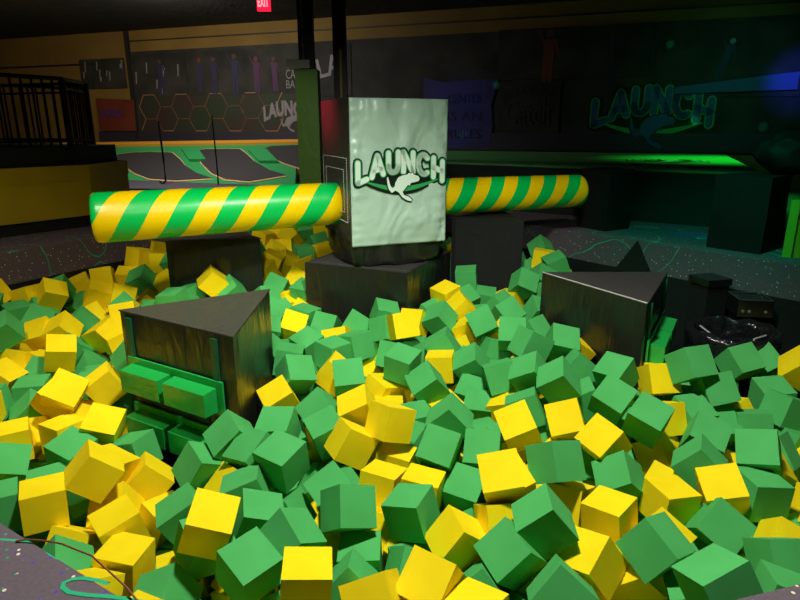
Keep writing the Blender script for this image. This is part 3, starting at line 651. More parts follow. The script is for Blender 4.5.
r_ = bmesh.ops.solidify(bm, geom=bm.faces[:], thickness=.006); link('green_scrap', bm, 'tramp_pad', t)
tag(t, 'round bin with crumpled black plastic liner beyond the cubes at right', 'bin')
# wire on near rim
bm = bmesh.new()
pts = [Vector(p) for p in [(-1.06, 1.408, .404), (-1.03, 1.41, .408), (-.97, 1.40, .411), (-.92, 1.385, .414), (-.87, 1.36, .416), (-.81, 1.33, .42), (-.76, 1.29, .42), (-.71, 1.25, .42), (-.67, 1.22, .416), (-.62, 1.175, .41)]]
tube(bm, pts, .0026, 6)
tag(link('cord', bm, 'wire'), 'thin reddish brown cord lying along the near carpet edge at lower left', 'cord')
# ================================================================ foam cubes
def foam_mesh(name, m, seed):
    bm = bmesh.new(); box(bm, -.1, .1, -.1, .1, -.1, .1); bevel(bm, .0035, 2)
    me = bpy.data.meshes.new(name); bm.normal_update(); bm.to_mesh(me); bm.free(); me.materials.append(M[m]); return me
fg = foam_mesh('green_foam_cube', 'foam_green', 1); fy = foam_mesh('yellow_foam_cube', 'foam_yellow', 2)
CUBES = [
('g',1.193,1.856,-0.152,2.759,-0.343,0.274,'second from left tilted green foam cube in the front right corner'),
('y',-1.020,1.932,-0.417,2.535,0.445,-0.037,'corner-up yellow foam cube in the front rows at lower left'),
('y',0.303,1.962,-0.402,2.998,0.046,0.848,'rightmost flat yellow foam cube in the front rows at centre'),
('y',-0.101,2.012,-0.361,-2.071,0.620,1.241,'corner-up yellow foam cube in the front rows left of centre'),
('y',-0.386,2.054,-0.303,-3.123,-0.097,-3.025,'leftmost flat yellow foam cube in the front rows left of centre'),
('g',1.610,2.067,-0.406,2.537,-1.264,0.336,'rightmost flat green foam cube in the front right corner'),
('g',0.676,2.071,-0.376,-2.225,-0.462,-1.740,'corner-up green foam cube in the front rows right of centre'),
('y',0.131,2.094,-0.343,-2.476,0.049,-0.579,'leftmost tilted yellow foam cube in the front rows at centre'),
('g',1.277,2.119,-0.465,-3.062,0.351,2.896,'leftmost flat green foam cube in the front right corner'),
('g',0.561,2.131,-0.621,1.978,-0.691,-3.105,'rightmost tilted green foam cube in the front rows at centre'),
('y',-1.367,2.157,-0.473,2.064,0.172,2.729,'rightmost tilted yellow foam cube beside the near carpet at lower left'),
('g',-1.038,2.179,-0.509,-2.863,-0.467,-0.135,'leftmost tilted green foam cube in the front rows at lower left'),
('g',-0.658,2.189,-0.344,3.062,-0.345,2.410,'rightmost flat green foam cube in the front rows at lower left'),
('g',0.348,2.196,-0.499,-2.432,-0.488,-1.699,'rightmost corner-up green foam cube in the front rows at centre'),
('g',-0.218,2.219,-0.475,-1.942,-0.771,0.236,'rightmost tilted green foam cube in the front rows left of centre'),
('g',1.723,2.282,-0.387,-2.188,0.039,0.053,'rightmost tilted green foam cube in the front right corner'),
('g',0.055,2.285,-0.461,-2.300,0.425,0.096,'leftmost corner-up green foam cube in the front rows at centre'),
('g',1.148,2.288,-0.311,-1.894,0.498,-1.026,'rightmost tilted green foam cube in the front rows right of centre'),
('y',0.868,2.296,-0.402,-2.820,0.510,-2.347,'leftmost tilted yellow foam cube in the front rows right of centre'),
('g',0.504,2.304,-0.364,-2.354,0.286,-1.111,'second from left tilted green foam cube in the front rows at centre'),
('g',-1.569,2.320,-0.473,-2.863,0.751,0.669,'second from left tilted green foam cube beside the near carpet at lower left'),
('y',-0.861,2.327,-0.222,2.857,-0.343,-3.021,'rightmost tilted yellow foam cube in the front rows at lower left'),
('y',0.670,2.334,-0.508,2.231,0.806,0.427,'leftmost corner-up yellow foam cube in the front rows right of centre'),
('y',1.082,2.339,-0.505,-1.166,-0.692,-0.413,'rightmost tilted yellow foam cube in the front rows right of centre'),
('g',0.663,2.373,-0.242,-2.448,0.028,-1.642,'leftmost tilted green foam cube in the front rows right of centre'),
('g',-0.512,2.383,-0.346,-2.547,-0.446,2.255,'leftmost corner-up green foam cube in the front rows left of centre'),
('g',-0.925,2.405,-0.394,2.993,0.311,-0.925,'leftmost flat green foam cube in the front rows at lower left'),
('y',-1.316,2.407,-0.508,-1.590,0.119,-0.127,'rightmost flat yellow foam cube in the front rows at lower left'),
('y',0.940,2.419,-0.596,-0.948,-0.701,-0.375,'rightmost corner-up yellow foam cube in the front rows right of centre'),
('y',-1.048,2.429,-0.601,-1.161,-0.179,0.274,'second from left tilted yellow foam cube in the front rows at lower left'),
('g',-0.190,2.430,-0.512,3.091,0.035,-3.138,'flat green foam cube in the front rows left of centre'),
('y',0.280,2.453,-0.409,-2.228,0.067,-1.278,'second from left tilted yellow foam cube in the front rows at centre'),
('y',1.864,2.466,-0.460,-2.124,-0.712,-1.594,'corner-up yellow foam cube in the front right corner'),
('y',1.280,2.504,-0.451,2.944,0.400,-0.830,'leftmost tilted yellow foam cube in the front right corner'),
('g',-0.696,2.515,-0.340,-2.773,-0.145,1.826,'rightmost tilted green foam cube in the front rows at lower left'),
('y',0.499,2.547,-0.387,-3.061,0.553,1.829,'rightmost tilted yellow foam cube in the front rows at centre'),
('g',-0.256,2.559,-0.305,-2.711,0.616,2.335,'third from left tilted green foam cube in the front rows left of centre'),
('y',-1.652,2.568,-0.552,-2.838,-0.917,1.225,'leftmost tilted yellow foam cube beside the near carpet at lower left'),
('g',1.597,2.574,-0.426,-2.437,-0.640,0.484,'corner-up green foam cube in the front right corner'),
('g',1.473,2.585,-0.634,-1.033,0.211,-1.066,'leftmost tilted green foam cube in the front right corner'),
('y',1.048,2.586,-0.376,3.091,0.099,2.359,'rightmost flat yellow foam cube in the front rows right of centre'),
('y',-0.402,2.586,-0.548,0.295,0.514,-0.232,'leftmost tilted yellow foam cube in the front rows left of centre'),
('y',-1.415,2.597,-0.448,-2.908,0.041,-0.850,'leftmost flat yellow foam cube in the front rows at lower left'),
('g',-1.968,2.605,-0.571,1.345,0.291,-0.015,'rightmost flat green foam cube beside the near carpet at lower left'),
('g',-2.033,2.619,-0.344,-3.099,-0.032,-2.584,'leftmost flat green foam cube beside the near carpet at lower left'),
('g',0.059,2.622,-0.369,3.074,0.238,2.672,'flat green foam cube in the front rows at centre'),
('y',0.512,2.644,-0.187,2.854,-0.585,1.666,'leftmost tilted yellow foam cube in the centre of the heap'),
('y',2.163,2.657,-0.382,2.169,-0.982,0.813,'rightmost tilted yellow foam cube in the front right corner'),
('y',-1.818,2.664,-0.344,-3.124,-0.031,-2.611,'flat yellow foam cube beside the near carpet at lower left'),
('y',-0.152,2.686,-0.535,-2.188,0.100,-0.054,'rightmost tilted yellow foam cube in the front rows left of centre'),
('g',-0.783,2.686,-0.304,-2.798,-0.071,-1.391,'rightmost flat green foam cube directly below the green step blocks'),
('g',-0.591,2.712,-0.467,-2.179,0.182,1.314,'leftmost tilted green foam cube in the front rows left of centre'),
('g',1.873,2.727,-0.334,-1.591,0.081,0.067,'second from left flat green foam cube in the front right corner'),
('g',-1.141,2.734,-0.472,-1.515,-0.508,0.377,'second from left tilted green foam cube in the front rows at lower left'),
('y',1.689,2.745,-0.336,2.716,0.295,2.919,'second from left tilted yellow foam cube in the front right corner'),
('g',0.807,2.767,-0.172,-2.875,0.550,2.199,'leftmost tilted green foam cube below the right podium'),
('y',1.431,2.768,-0.416,-3.076,-0.015,1.826,'flat yellow foam cube in the front right corner'),
('y',0.896,2.769,-0.415,-2.803,0.092,2.478,'leftmost flat yellow foam cube in the front rows right of centre'),
('g',-0.353,2.792,-0.373,-2.882,-0.486,0.493,'second from left tilted green foam cube in the front rows left of centre'),
('y',0.580,2.792,-0.299,-2.123,0.395,-2.894,'corner-up yellow foam cube in the front rows at centre'),
('y',-1.614,2.796,-0.241,-2.407,-0.000,2.070,'third from left tilted yellow foam cube at far left below step blocks'),
('y',0.116,2.830,-0.390,-3.041,-0.104,2.840,'leftmost flat yellow foam cube in the front rows at centre'),
('g',-0.628,2.831,-0.201,2.902,-0.103,2.617,'rightmost flat green foam cube below right of the stepped podium'),
('y',-0.912,2.844,-0.389,2.819,-0.689,0.844,'rightmost tilted yellow foam cube directly below the green step blocks'),
('y',-1.324,2.889,-0.615,-2.774,0.146,1.006,'leftmost tilted yellow foam cube in the front rows at lower left'),
('y',-0.098,2.897,-0.400,-2.945,-0.064,2.753,'rightmost flat yellow foam cube in the front rows left of centre'),
('g',-1.756,2.912,-0.526,-1.098,-0.124,0.787,'rightmost tilted green foam cube beside the near carpet at lower left'),
('g',1.958,2.916,-0.209,2.807,-0.700,1.236,'fifth from left tilted green foam cube at right below the lined bin'),
('g',0.373,2.919,-0.448,2.703,-0.056,2.659,'leftmost tilted green foam cube in the front rows at centre'),
('g',-0.801,2.937,-0.228,2.626,0.163,2.515,'rightmost tilted green foam cube directly below the green step blocks'),
('g',1.225,2.941,-0.384,-2.426,0.494,-1.635,'corner-up green foam cube below the right podium'),
('g',-1.977,2.967,-0.471,-3.121,-1.194,-0.969,'leftmost tilted green foam cube beside the near carpet at lower left'),
('g',-1.113,2.977,-0.334,-2.078,0.248,-0.900,'leftmost tilted green foam cube directly below the green step blocks'),
('g',1.681,2.983,-0.312,-2.308,0.005,-2.049,'second from left tilted green foam cube at right below the lined bin'),
('y',-1.638,2.987,-0.350,2.710,-0.390,-1.580,'rightmost tilted yellow foam cube at far left below step blocks'),
('y',2.074,3.012,-0.360,-0.846,-0.745,-0.474,'corner-up yellow foam cube at right below the lined bin'),
('g',-0.330,3.047,-0.526,-2.119,0.739,1.768,'rightmost corner-up green foam cube in the front rows left of centre'),
('g',0.232,3.070,-0.270,2.918,0.783,-2.133,'leftmost tilted green foam cube in the centre of the heap'),
('y',-1.469,3.073,-0.475,-2.354,0.094,1.971,'leftmost tilted yellow foam cube directly below the green step blocks'),
('g',-0.961,3.090,-0.215,1.212,0.733,-2.796,'second from left tilted green foam cube directly below the green step blocks'),
('g',0.481,3.108,-0.310,3.099,-0.743,1.367,'fourth from left tilted green foam cube in the centre of the heap'),
('g',-2.308,3.120,-0.418,2.581,-0.348,-2.655,'tilted green foam cube at far left below step blocks'),
('y',1.189,3.140,-0.264,2.413,-0.170,2.104,'second from left tilted yellow foam cube below the right podium'),
('y',-2.097,3.171,-0.584,0.193,-0.741,-1.061,'second from left tilted yellow foam cube at far left below step blocks'),
('g',-1.942,3.172,-0.364,2.938,-0.256,2.771,'flat green foam cube at far left below step blocks'),
('y',-0.290,3.174,-0.292,-1.653,0.586,0.381,'second from left tilted yellow foam cube below right of the stepped podium'),
('g',2.226,3.184,-0.370,-2.196,0.194,0.746,'rightmost tilted green foam cube at right below the lined bin'),
('y',-0.033,3.185,-0.441,-3.057,-0.156,2.859,'flat yellow foam cube below right of the stepped podium'),
('y',-0.059,3.225,-0.177,-2.763,0.145,2.228,'rightmost tilted yellow foam cube below right of the stepped podium'),
('y',0.706,3.237,-0.217,2.649,-0.514,1.828,'corner-up yellow foam cube in the centre of the heap'),
('g',1.837,3.244,-0.293,-2.760,-0.518,0.878,'third from left tilted green foam cube at right below the lined bin'),
('g',-0.733,3.256,-0.248,2.787,0.068,3.000,'leftmost flat green foam cube below right of the stepped podium'),
('g',1.485,3.262,-0.183,-2.814,-0.423,0.761,'rightmost tilted green foam cube below the right podium'),
('g',-1.623,3.271,-0.411,3.105,-0.267,-0.252,'leftmost flat green foam cube directly below the green step blocks'),
('y',-2.380,3.303,-0.352,3.134,0.016,-2.592,'leftmost flat yellow foam cube at far left below step blocks'),
('g',0.301,3.307,-0.212,-2.388,0.105,-1.748,'second from left tilted green foam cube in the centre of the heap'),
('y',1.018,3.327,-0.227,-2.315,-0.333,-0.193,'leftmost tilted yellow foam cube below the right podium'),
('g',-0.448,3.334,-0.307,1.022,-1.179,-2.159,'tilted green foam cube below right of the stepped podium'),
('y',1.623,3.345,-0.469,-1.966,0.859,-1.306,'rightmost tilted yellow foam cube below the right podium'),
('y',-1.839,3.357,-0.289,2.700,-0.298,-3.023,'fourth from left tilted yellow foam cube at far left below step blocks'),
('y',-2.089,3.367,-0.348,-3.120,0.035,2.624,'rightmost flat yellow foam cube at far left below step blocks'),
('y',-0.260,3.453,-0.218,-2.663,0.241,-1.441,'third from left tilted yellow foam cube below right of the stepped podium'),
('g',1.340,3.470,-0.152,2.548,-0.364,2.481,'third from left tilted green foam cube below the right podium'),
('y',1.674,3.475,-0.283,0.069,0.384,1.910,'leftmost tilted yellow foam cube at right below the lined bin'),
('g',0.805,3.506,-0.237,-2.727,-0.160,-1.773,'rightmost tilted green foam cube in the centre of the heap'),
('y',-2.553,3.521,-0.616,2.202,-0.797,-2.364,'corner-up yellow foam cube at far left below step blocks'),
('g',1.881,3.527,-0.292,-3.135,-0.393,1.817,'leftmost tilted green foam cube at right below the lined bin'),
('g',2.294,3.529,-0.371,-1.843,-0.142,-0.302,'leftmost flat green foam cube at right below the lined bin'),
('g',-0.510,3.533,-0.267,-2.337,0.461,-0.877,'corner-up green foam cube below right of the stepped podium'),
('y',-2.406,3.540,-0.456,-2.228,0.341,1.321,'leftmost tilted yellow foam cube at far left below step blocks'),
('y',-2.721,3.544,-0.274,-1.909,-1.340,-1.028,'leftmost flat yellow foam cube left of the green step blocks'),
('g',2.080,3.562,-0.385,0.037,0.643,-1.461,'fourth from left tilted green foam cube at right below the lined bin'),
('y',-2.169,3.572,-0.146,2.449,0.638,-1.826,'corner-up yellow foam cube left of the green step blocks'),
('g',2.529,3.584,-0.283,-1.922,-0.070,-1.358,'rightmost flat green foam cube at right below the lined bin'),
('g',1.028,3.597,-0.084,-2.490,0.314,-1.786,'second from left tilted green foam cube in front of the right podium'),
('y',-2.120,3.657,-0.396,-2.799,0.334,0.417,'third from left tilted yellow foam cube left of the green step blocks'),
('g',2.090,3.668,-0.175,-2.124,-0.203,0.053,'second from left tilted green foam cube in front of the lined bin'),
('y',-0.803,3.680,-0.255,-2.664,0.276,-1.051,'leftmost tilted yellow foam cube below right of the stepped podium'),
('g',1.917,3.688,-0.000,-2.183,0.012,0.338,'leftmost tilted green foam cube in front of the lined bin'),
('y',-2.311,3.698,-0.243,-2.327,-0.335,1.304,'second from left tilted yellow foam cube left of the green step blocks'),
('g',1.242,3.709,-0.268,-1.640,0.496,3.012,'second from left tilted green foam cube below the right podium'),
('g',-2.518,3.744,-0.382,-2.376,0.251,-1.111,'leftmost tilted green foam cube left of the green step blocks'),
('y',0.747,3.745,-0.352,-0.220,0.367,2.554,'rightmost tilted yellow foam cube in the centre of the heap'),
('g',-2.805,3.748,-0.323,-0.599,-1.379,-2.471,'leftmost flat green foam cube left of the green step blocks'),
('y',2.296,3.756,-0.413,-2.372,1.038,-0.564,'rightmost tilted yellow foam cube at right below the lined bin'),
('g',-0.348,3.770,-0.139,3.075,-0.649,1.760,'leftmost tilted green foam cube in the middle before the machine base'),
('g',2.548,3.774,-0.272,3.021,-0.238,1.542,'flat green foam cube in front of the lined bin'),
('g',0.883,3.780,-0.112,-2.596,0.404,-1.836,'corner-up green foam cube left of the right podium'),
('g',1.469,3.783,-0.113,2.623,0.036,2.277,'rightmost tilted green foam cube in front of the right podium'),
('y',1.769,3.797,-0.156,-2.088,-0.019,0.054,'rightmost tilted yellow foam cube in front of the right podium'),
('y',-2.023,3.801,-0.199,3.123,0.580,-2.658,'fourth from left tilted yellow foam cube left of the green step blocks'),
('g',0.558,3.843,-0.407,-1.222,-0.017,-0.289,'flat green foam cube in the centre of the heap'),
('y',2.779,3.856,-0.097,-0.832,-0.813,-1.071,'corner-up yellow foam cube in front of the lined bin'),
('g',0.191,3.885,-0.231,-1.045,0.810,0.715,'fourth from left tilted green foam cube in the middle before the machine base'),
('g',-0.734,3.909,-0.164,-2.416,0.245,0.569,'third from left tilted green foam cube just right of the stepped podium'),
('g',0.704,3.910,-0.180,-1.858,-0.286,0.036,'leftmost tilted green foam cube in front of the right podium'),
('g',1.260,3.942,-0.144,-2.942,0.877,-3.074,'rightmost tilted green foam cube left of the right podium'),
('g',-1.902,3.946,-0.426,-0.093,-0.544,1.069,'rightmost tilted green foam cube left of the green step blocks'),
('g',-2.640,3.972,-0.338,3.075,-0.021,-2.872,'rightmost flat green foam cube left of the green step blocks'),
('y',-0.467,4.008,-0.202,-2.455,-0.008,1.447,'leftmost tilted yellow foam cube just right of the stepped podium'),
('y',1.853,4.013,-0.238,-2.720,1.158,-1.917,'leftmost tilted yellow foam cube in front of the right podium'),
('y',-2.887,4.026,-0.255,-3.086,-0.611,3.021,'leftmost tilted yellow foam cube left of the green step blocks'),
('g',0.933,4.026,0.008,-2.054,-0.053,-1.253,'third from left tilted green foam cube left of the right podium'),
('g',2.454,4.044,-0.131,-1.366,0.756,-1.190,'rightmost tilted green foam cube in front of the lined bin'),
('g',0.019,4.046,-0.143,2.931,-0.158,2.669,'second from left flat green foam cube in the middle before the machine base'),
('g',0.523,4.052,-0.386,2.682,-0.149,2.752,'third from left tilted green foam cube in the centre of the heap'),
('g',0.875,4.092,-0.236,2.945,-0.096,0.412,'rightmost flat green foam cube left of the right podium'),
('g',2.688,4.111,-0.168,2.384,-0.539,1.832,'corner-up green foam cube in front of the lined bin'),
('g',-0.691,4.125,-0.300,-1.237,1.077,0.598,'fourth from left tilted green foam cube just right of the stepped podium'),
('y',0.093,4.168,-0.360,-0.206,0.390,1.848,'tilted yellow foam cube in the middle before the machine base'),
('g',1.200,4.189,-0.040,-2.886,-0.595,1.372,'fifth from left tilted green foam cube left of the right podium'),
('g',-1.996,4.191,-0.166,-2.031,-0.795,-0.227,'second from left tilted green foam cube left of the green step blocks'),
('g',0.537,4.199,-0.208,-2.512,0.363,-1.675,'leftmost tilted green foam cube left of the right podium'),
('y',0.309,4.229,-0.235,-1.623,-0.094,-0.184,'flat yellow foam cube in the middle before the machine base'),
('y',-2.559,4.237,-0.130,-1.161,0.200,0.519,'fourth from left tilted yellow foam cube left of the stepped podium top'),
('g',-0.504,4.242,-0.141,-3.134,-0.066,2.384,'rightmost flat green foam cube just right of the stepped podium'),
('g',-0.850,4.280,-0.201,2.963,-0.019,-1.483,'leftmost flat green foam cube just right of the stepped podium'),
('g',-0.046,4.316,-0.183,-1.984,0.063,-0.393,'third from left tilted green foam cube in the middle before the machine base'),
('y',1.328,4.324,-0.147,-1.323,0.605,0.325,'rightmost tilted yellow foam cube left of the right podium'),
('g',-0.343,4.361,-0.117,-2.919,0.029,-2.399,'leftmost flat green foam cube in the middle before the machine base'),
('g',0.864,4.370,-0.027,-2.317,-0.014,-0.198,'second from left tilted green foam cube left of the right podium'),
('g',-3.286,4.392,-0.232,-0.900,-0.374,1.176,'leftmost tilted green foam cube left of the stepped podium top'),
('g',0.335,4.435,-0.152,-2.533,0.010,-1.697,'rightmost tilted green foam cube in the middle before the machine base'),
('g',-1.083,4.440,-0.165,2.048,-0.600,-0.381,'leftmost tilted green foam cube just right of the stepped podium'),
('y',-3.037,4.453,-0.301,-1.576,0.448,1.126,'leftmost tilted yellow foam cube left of the stepped podium top'),
('g',-2.484,4.469,-0.326,-1.744,0.580,0.523,'rightmost tilted green foam cube left of the stepped podium top'),
('g',-3.122,4.477,-0.037,-0.923,0.919,1.099,'second from left tilted green foam cube left of the stepped podium top'),
('g',0.753,4.514,-0.224,-1.745,0.333,0.170,'leftmost flat green foam cube left of the right podium'),
('g',-0.738,4.524,-0.183,2.836,-0.214,2.422,'second from left flat green foam cube just right of the stepped podium'),
('y',-0.123,4.536,-0.372,0.803,-0.871,-3.094,'corner-up yellow foam cube in the middle before the machine base'),
('y',-2.256,4.539,-0.147,0.072,-0.258,0.757,'flat yellow foam cube left of the stepped podium top'),
('y',0.023,4.539,-0.014,-1.952,-0.051,0.322,'leftmost tilted yellow foam cube against the machine base front'),
('g',0.118,4.579,-0.246,3.134,-1.456,1.619,'rightmost flat green foam cube in the middle before the machine base'),
('y',-3.350,4.581,-0.047,2.764,0.172,1.368,'leftmost tilted yellow foam cube in second row from the back left carpet'),
('g',-2.653,4.589,-0.257,-0.855,-0.218,2.373,'third from left tilted green foam cube left of the stepped podium top'),
('g',1.088,4.615,-0.103,-2.306,-0.034,0.733,'fourth from left tilted green foam cube left of the right podium'),
('g',-0.301,4.622,-0.275,-1.116,-0.031,2.687,'second from left tilted green foam cube in the middle before the machine base'),
('g',0.666,4.630,-0.016,-2.346,0.892,-0.856,'rightmost corner-up green foam cube right of the machine base corner'),
('y',-0.510,4.638,-0.174,1.916,0.214,3.078,'rightmost tilted yellow foam cube just right of the stepped podium'),
('y',-2.894,4.652,-0.378,0.512,-1.116,1.470,'third from left tilted yellow foam cube left of the stepped podium top'),
('g',-1.102,4.660,-0.108,0.891,-1.104,-0.661,'second from left tilted green foam cube just right of the stepped podium'),
('y',-2.449,4.699,-0.155,0.425,0.293,-1.891,'rightmost tilted yellow foam cube left of the stepped podium top'),
('g',-0.117,4.700,-0.109,2.288,-1.022,1.646,'rightmost tilted green foam cube against the machine base front'),
('y',-2.808,4.727,-0.120,-2.601,0.399,-1.394,'corner-up yellow foam cube left of the stepped podium top'),
('y',-3.005,4.758,-0.169,0.478,-0.837,-1.953,'second from left tilted yellow foam cube left of the stepped podium top'),
('y',0.843,4.783,-0.202,1.038,0.860,2.222,'second from left tilted yellow foam cube left of the right podium'),
('y',-0.912,4.825,-0.127,2.598,-0.864,-1.075,'fourth from left tilted yellow foam cube between stepped podium and machine base'),
('y',0.602,4.859,-0.163,1.115,-1.017,3.025,'leftmost tilted yellow foam cube left of the right podium'),
('g',-0.373,4.867,-0.120,-2.159,-0.897,0.569,'leftmost tilted green foam cube against the machine base front'),
('y',-2.359,4.918,-0.043,-1.252,0.119,-2.866,'rightmost flat yellow foam cube left of the green step blocks'),
('g',-3.130,4.934,-0.108,0.925,-0.645,-0.882,'corner-up green foam cube in second row from the back left carpet'),
('g',0.344,4.936,-0.085,-2.599,0.502,-1.955,'leftmost corner-up green foam cube right of the machine base corner'),
('g',-2.777,4.969,-0.136,-2.275,-0.003,1.934,'second from left tilted green foam cube in second row from the back left carpet'),
('g',0.929,4.970,-0.055,-2.679,0.757,-0.717,'fourth from left tilted green foam cube right of the machine base corner'),
('y',0.121,4.984,-0.143,0.065,-0.636,-2.053,'rightmost tilted yellow foam cube against the machine base front'),
('g',-0.133,4.992,-0.069,-2.858,-0.284,1.721,'second from left tilted green foam cube against the machine base front'),
('g',-3.612,5.023,0.002,-0.294,0.226,-1.261,'leftmost flat green foam cube in second row from the back left carpet'),
('g',-0.657,5.024,-0.187,-2.173,0.165,-0.255,'rightmost tilted green foam cube just right of the stepped podium'),
('g',-0.847,5.083,-0.125,-3.081,-0.149,2.669,'second from left flat green foam cube between stepped podium and machine base'),
('g',-3.400,5.093,-0.100,3.130,-0.123,2.444,'rightmost flat green foam cube in second row from the back left carpet'),
('g',-1.161,5.122,-0.088,-2.436,-0.712,-0.795,'corner-up green foam cube between stepped podium and machine base'),
('y',0.546,5.131,-0.054,-1.324,0.765,0.423,'tilted yellow foam cube right of the machine base corner'),
('g',1.241,5.137,-0.090,0.533,0.321,0.259,'rightmost tilted green foam cube right of the machine base corner'),
('g',-2.491,5.222,-0.084,-2.321,-0.594,0.734,'corner-up green foam cube left of the green step blocks'),
('g',0.291,5.226,-0.146,1.102,0.082,-2.254,'leftmost tilted green foam cube right of the machine base corner'),
('y',-2.808,5.228,-0.182,2.744,-0.703,2.590,'third from left tilted yellow foam cube in second row from the back left carpet'),
('g',-3.275,5.240,-0.129,-0.931,0.320,0.937,'leftmost tilted green foam cube in second row from the back left carpet'),
('y',-3.693,5.253,0.038,-2.311,-1.100,-2.802,'second from left tilted yellow foam cube in second row from the back left carpet'),
('g',0.922,5.273,-0.076,-1.422,-0.902,-0.806,'third from left tilted green foam cube right of the machine base corner'),
('g',-2.072,5.283,-0.028,2.966,0.117,2.902,'leftmost flat green foam cube between stepped podium and machine base'),
('y',-3.188,5.293,0.033,1.021,-0.400,-2.379,'corner-up yellow foam cube in second row from the back left carpet'),
('g',-2.264,5.344,-0.150,-0.016,-0.441,-1.669,'leftmost tilted green foam cube between stepped podium and machine base'),
('y',-3.443,5.350,-0.012,-1.802,-0.001,1.359,'leftmost flat yellow foam cube in second row from the back left carpet'),
('y',0.425,5.353,0.001,2.878,-0.122,2.295,'leftmost flat yellow foam cube right of the machine base corner'),
('y',-2.828,5.416,0.000,2.814,-0.421,-2.616,'rightmost tilted yellow foam cube in second row from the back left carpet'),
('y',-2.607,5.438,-0.016,2.984,0.324,0.463,'rightmost flat yellow foam cube in second row from the back left carpet'),
('g',-1.993,5.473,-0.038,-1.324,0.108,-1.899,'flat green foam cube just behind the stepped podium'),
('y',-1.768,5.499,0.100,-1.363,0.763,0.522,'rightmost tilted yellow foam cube just behind the stepped podium'),
('g',-3.240,5.507,0.007,-2.759,0.375,-1.197,'tilted green foam cube at the back left carpet edge'),
('g',-3.033,5.512,-0.136,-2.492,-0.246,-0.725,'rightmost tilted green foam cube in second row from the back left carpet'),
('g',-1.602,5.516,-0.001,-1.042,0.728,0.971,'rightmost tilted green foam cube just behind the stepped podium'),
('g',1.394,5.530,-0.052,-2.589,1.252,2.542,'leftmost flat green foam cube left of the right podium, at back'),
('g',-1.280,5.543,-0.081,-2.110,0.175,0.632,'second from left tilted green foam cube between stepped podium and machine base'),
('g',0.631,5.561,-0.102,-0.351,-0.526,2.188,'second from left tilted green foam cube right of the machine base corner'),
('g',1.184,5.566,0.069,0.651,-0.436,-3.043,'leftmost corner-up green foam cube left of the right podium, at back'),
('y',1.073,5.617,-0.117,-1.582,-0.093,-0.659,'rightmost flat yellow foam cube right of the machine base corner'),
('g',-0.934,5.697,-0.056,-1.255,0.028,-0.532,'rightmost flat green foam cube between stepped podium and machine base'),
('g',0.838,5.711,-0.132,-2.912,0.105,-0.124,'rightmost flat green foam cube right of the machine base corner'),
('y',-2.500,5.719,-0.181,-1.426,0.866,0.406,'rightmost tilted yellow foam cube left of the green step blocks'),
('g',1.663,5.772,-0.011,2.443,-1.197,1.584,'rightmost flat green foam cube left of the right podium, at back'),
('g',0.659,5.786,0.068,3.024,0.091,2.974,'leftmost flat green foam cube right of the machine base corner'),
('g',1.405,5.787,0.060,-2.304,0.707,-1.961,'rightmost corner-up green foam cube left of the right podium, at back'),
('g',-1.243,5.811,-0.036,-2.549,-0.824,0.921,'rightmost tilted green foam cube between stepped podium and machine base'),
('g',1.293,5.864,-0.129,-3.023,-0.830,1.636,'second from left tilted green foam cube left of the right podium, at back'),
('y',-3.228,5.882,-0.045,-1.480,-0.345,0.499,'leftmost flat yellow foam cube at the back left carpet edge'),
('g',-2.613,5.887,0.021,0.707,-0.892,-2.306,'corner-up green foam cube at the back left carpet edge'),
('y',-1.107,5.901,-0.221,-2.308,-0.108,-0.603,'third from left tilted yellow foam cube between stepped podium and machine base'),
('g',1.584,5.961,0.159,-1.160,1.122,0.499,'rightmost tilted green foam cube left of the right podium, at back'),
('y',-3.038,5.964,0.020,1.309,-1.202,2.157,'second from left flat yellow foam cube at the back left carpet edge'),
('y',-2.395,5.969,-0.045,-1.293,-0.519,0.474,'leftmost tilted yellow foam cube just behind the stepped podium'),
('y',-1.390,6.006,0.069,1.944,-0.113,-0.234,'leftmost tilted yellow foam cube between stepped podium and machine base'),
('y',-1.094,6.024,-0.014,-2.254,-0.784,1.026,'rightmost corner-up yellow foam cube between stepped podium and machine base'),
('y',-3.454,6.039,0.024,-1.742,-0.956,2.505,'leftmost tilted yellow foam cube at the back left carpet edge'),
('y',-2.591,6.113,-0.137,0.881,-0.828,-3.011,'rightmost corner-up yellow foam cube at the back left carpet edge'),
('g',-2.338,6.125,0.145,-1.215,0.467,-1.639,'leftmost tilted green foam cube just behind the stepped podium'),
('g',1.298,6.152,0.029,-2.620,0.865,-1.320,'leftmost tilted green foam cube left of the right podium, at back'),
('y',-2.877,6.157,-0.031,2.862,-0.076,-2.936,'third from left flat yellow foam cube at the back left carpet edge'),
('y',1.505,6.197,0.168,-3.090,-0.120,2.827,'flat yellow foam cube left of the right podium, at back'),
('y',-2.584,6.205,0.131,-1.654,0.158,0.706,'rightmost flat yellow foam cube at the back left carpet edge'),
('y',-1.356,6.211,0.136,-1.589,1.129,3.089,'second from left tilted yellow foam cube between stepped podium and machine base'),
('y',-3.805,6.249,0.074,-1.077,-0.607,0.399,'leftmost corner-up yellow foam cube at the back left carpet edge'),
('y',-0.997,6.254,0.038,1.941,0.426,-1.530,'rightmost tilted yellow foam cube between stepped podium and machine base'),
('g',-1.572,6.300,0.208,3.128,0.581,-2.014,'leftmost tilted green foam cube behind podium, under the striped arm'),
('y',-3.324,6.368,0.096,-1.353,0.714,0.880,'second from left tilted yellow foam cube at the back left carpet edge'),
('y',-2.821,6.375,0.152,-0.221,0.065,-0.474,'fourth from left flat yellow foam cube at the back left carpet edge'),
('y',-1.250,6.438,0.071,-0.589,0.594,0.777,'leftmost corner-up yellow foam cube between stepped podium and machine base'),
('y',-1.401,6.614,0.149,-1.179,0.559,0.523,'leftmost tilted yellow foam cube behind podium, under the striped arm'),
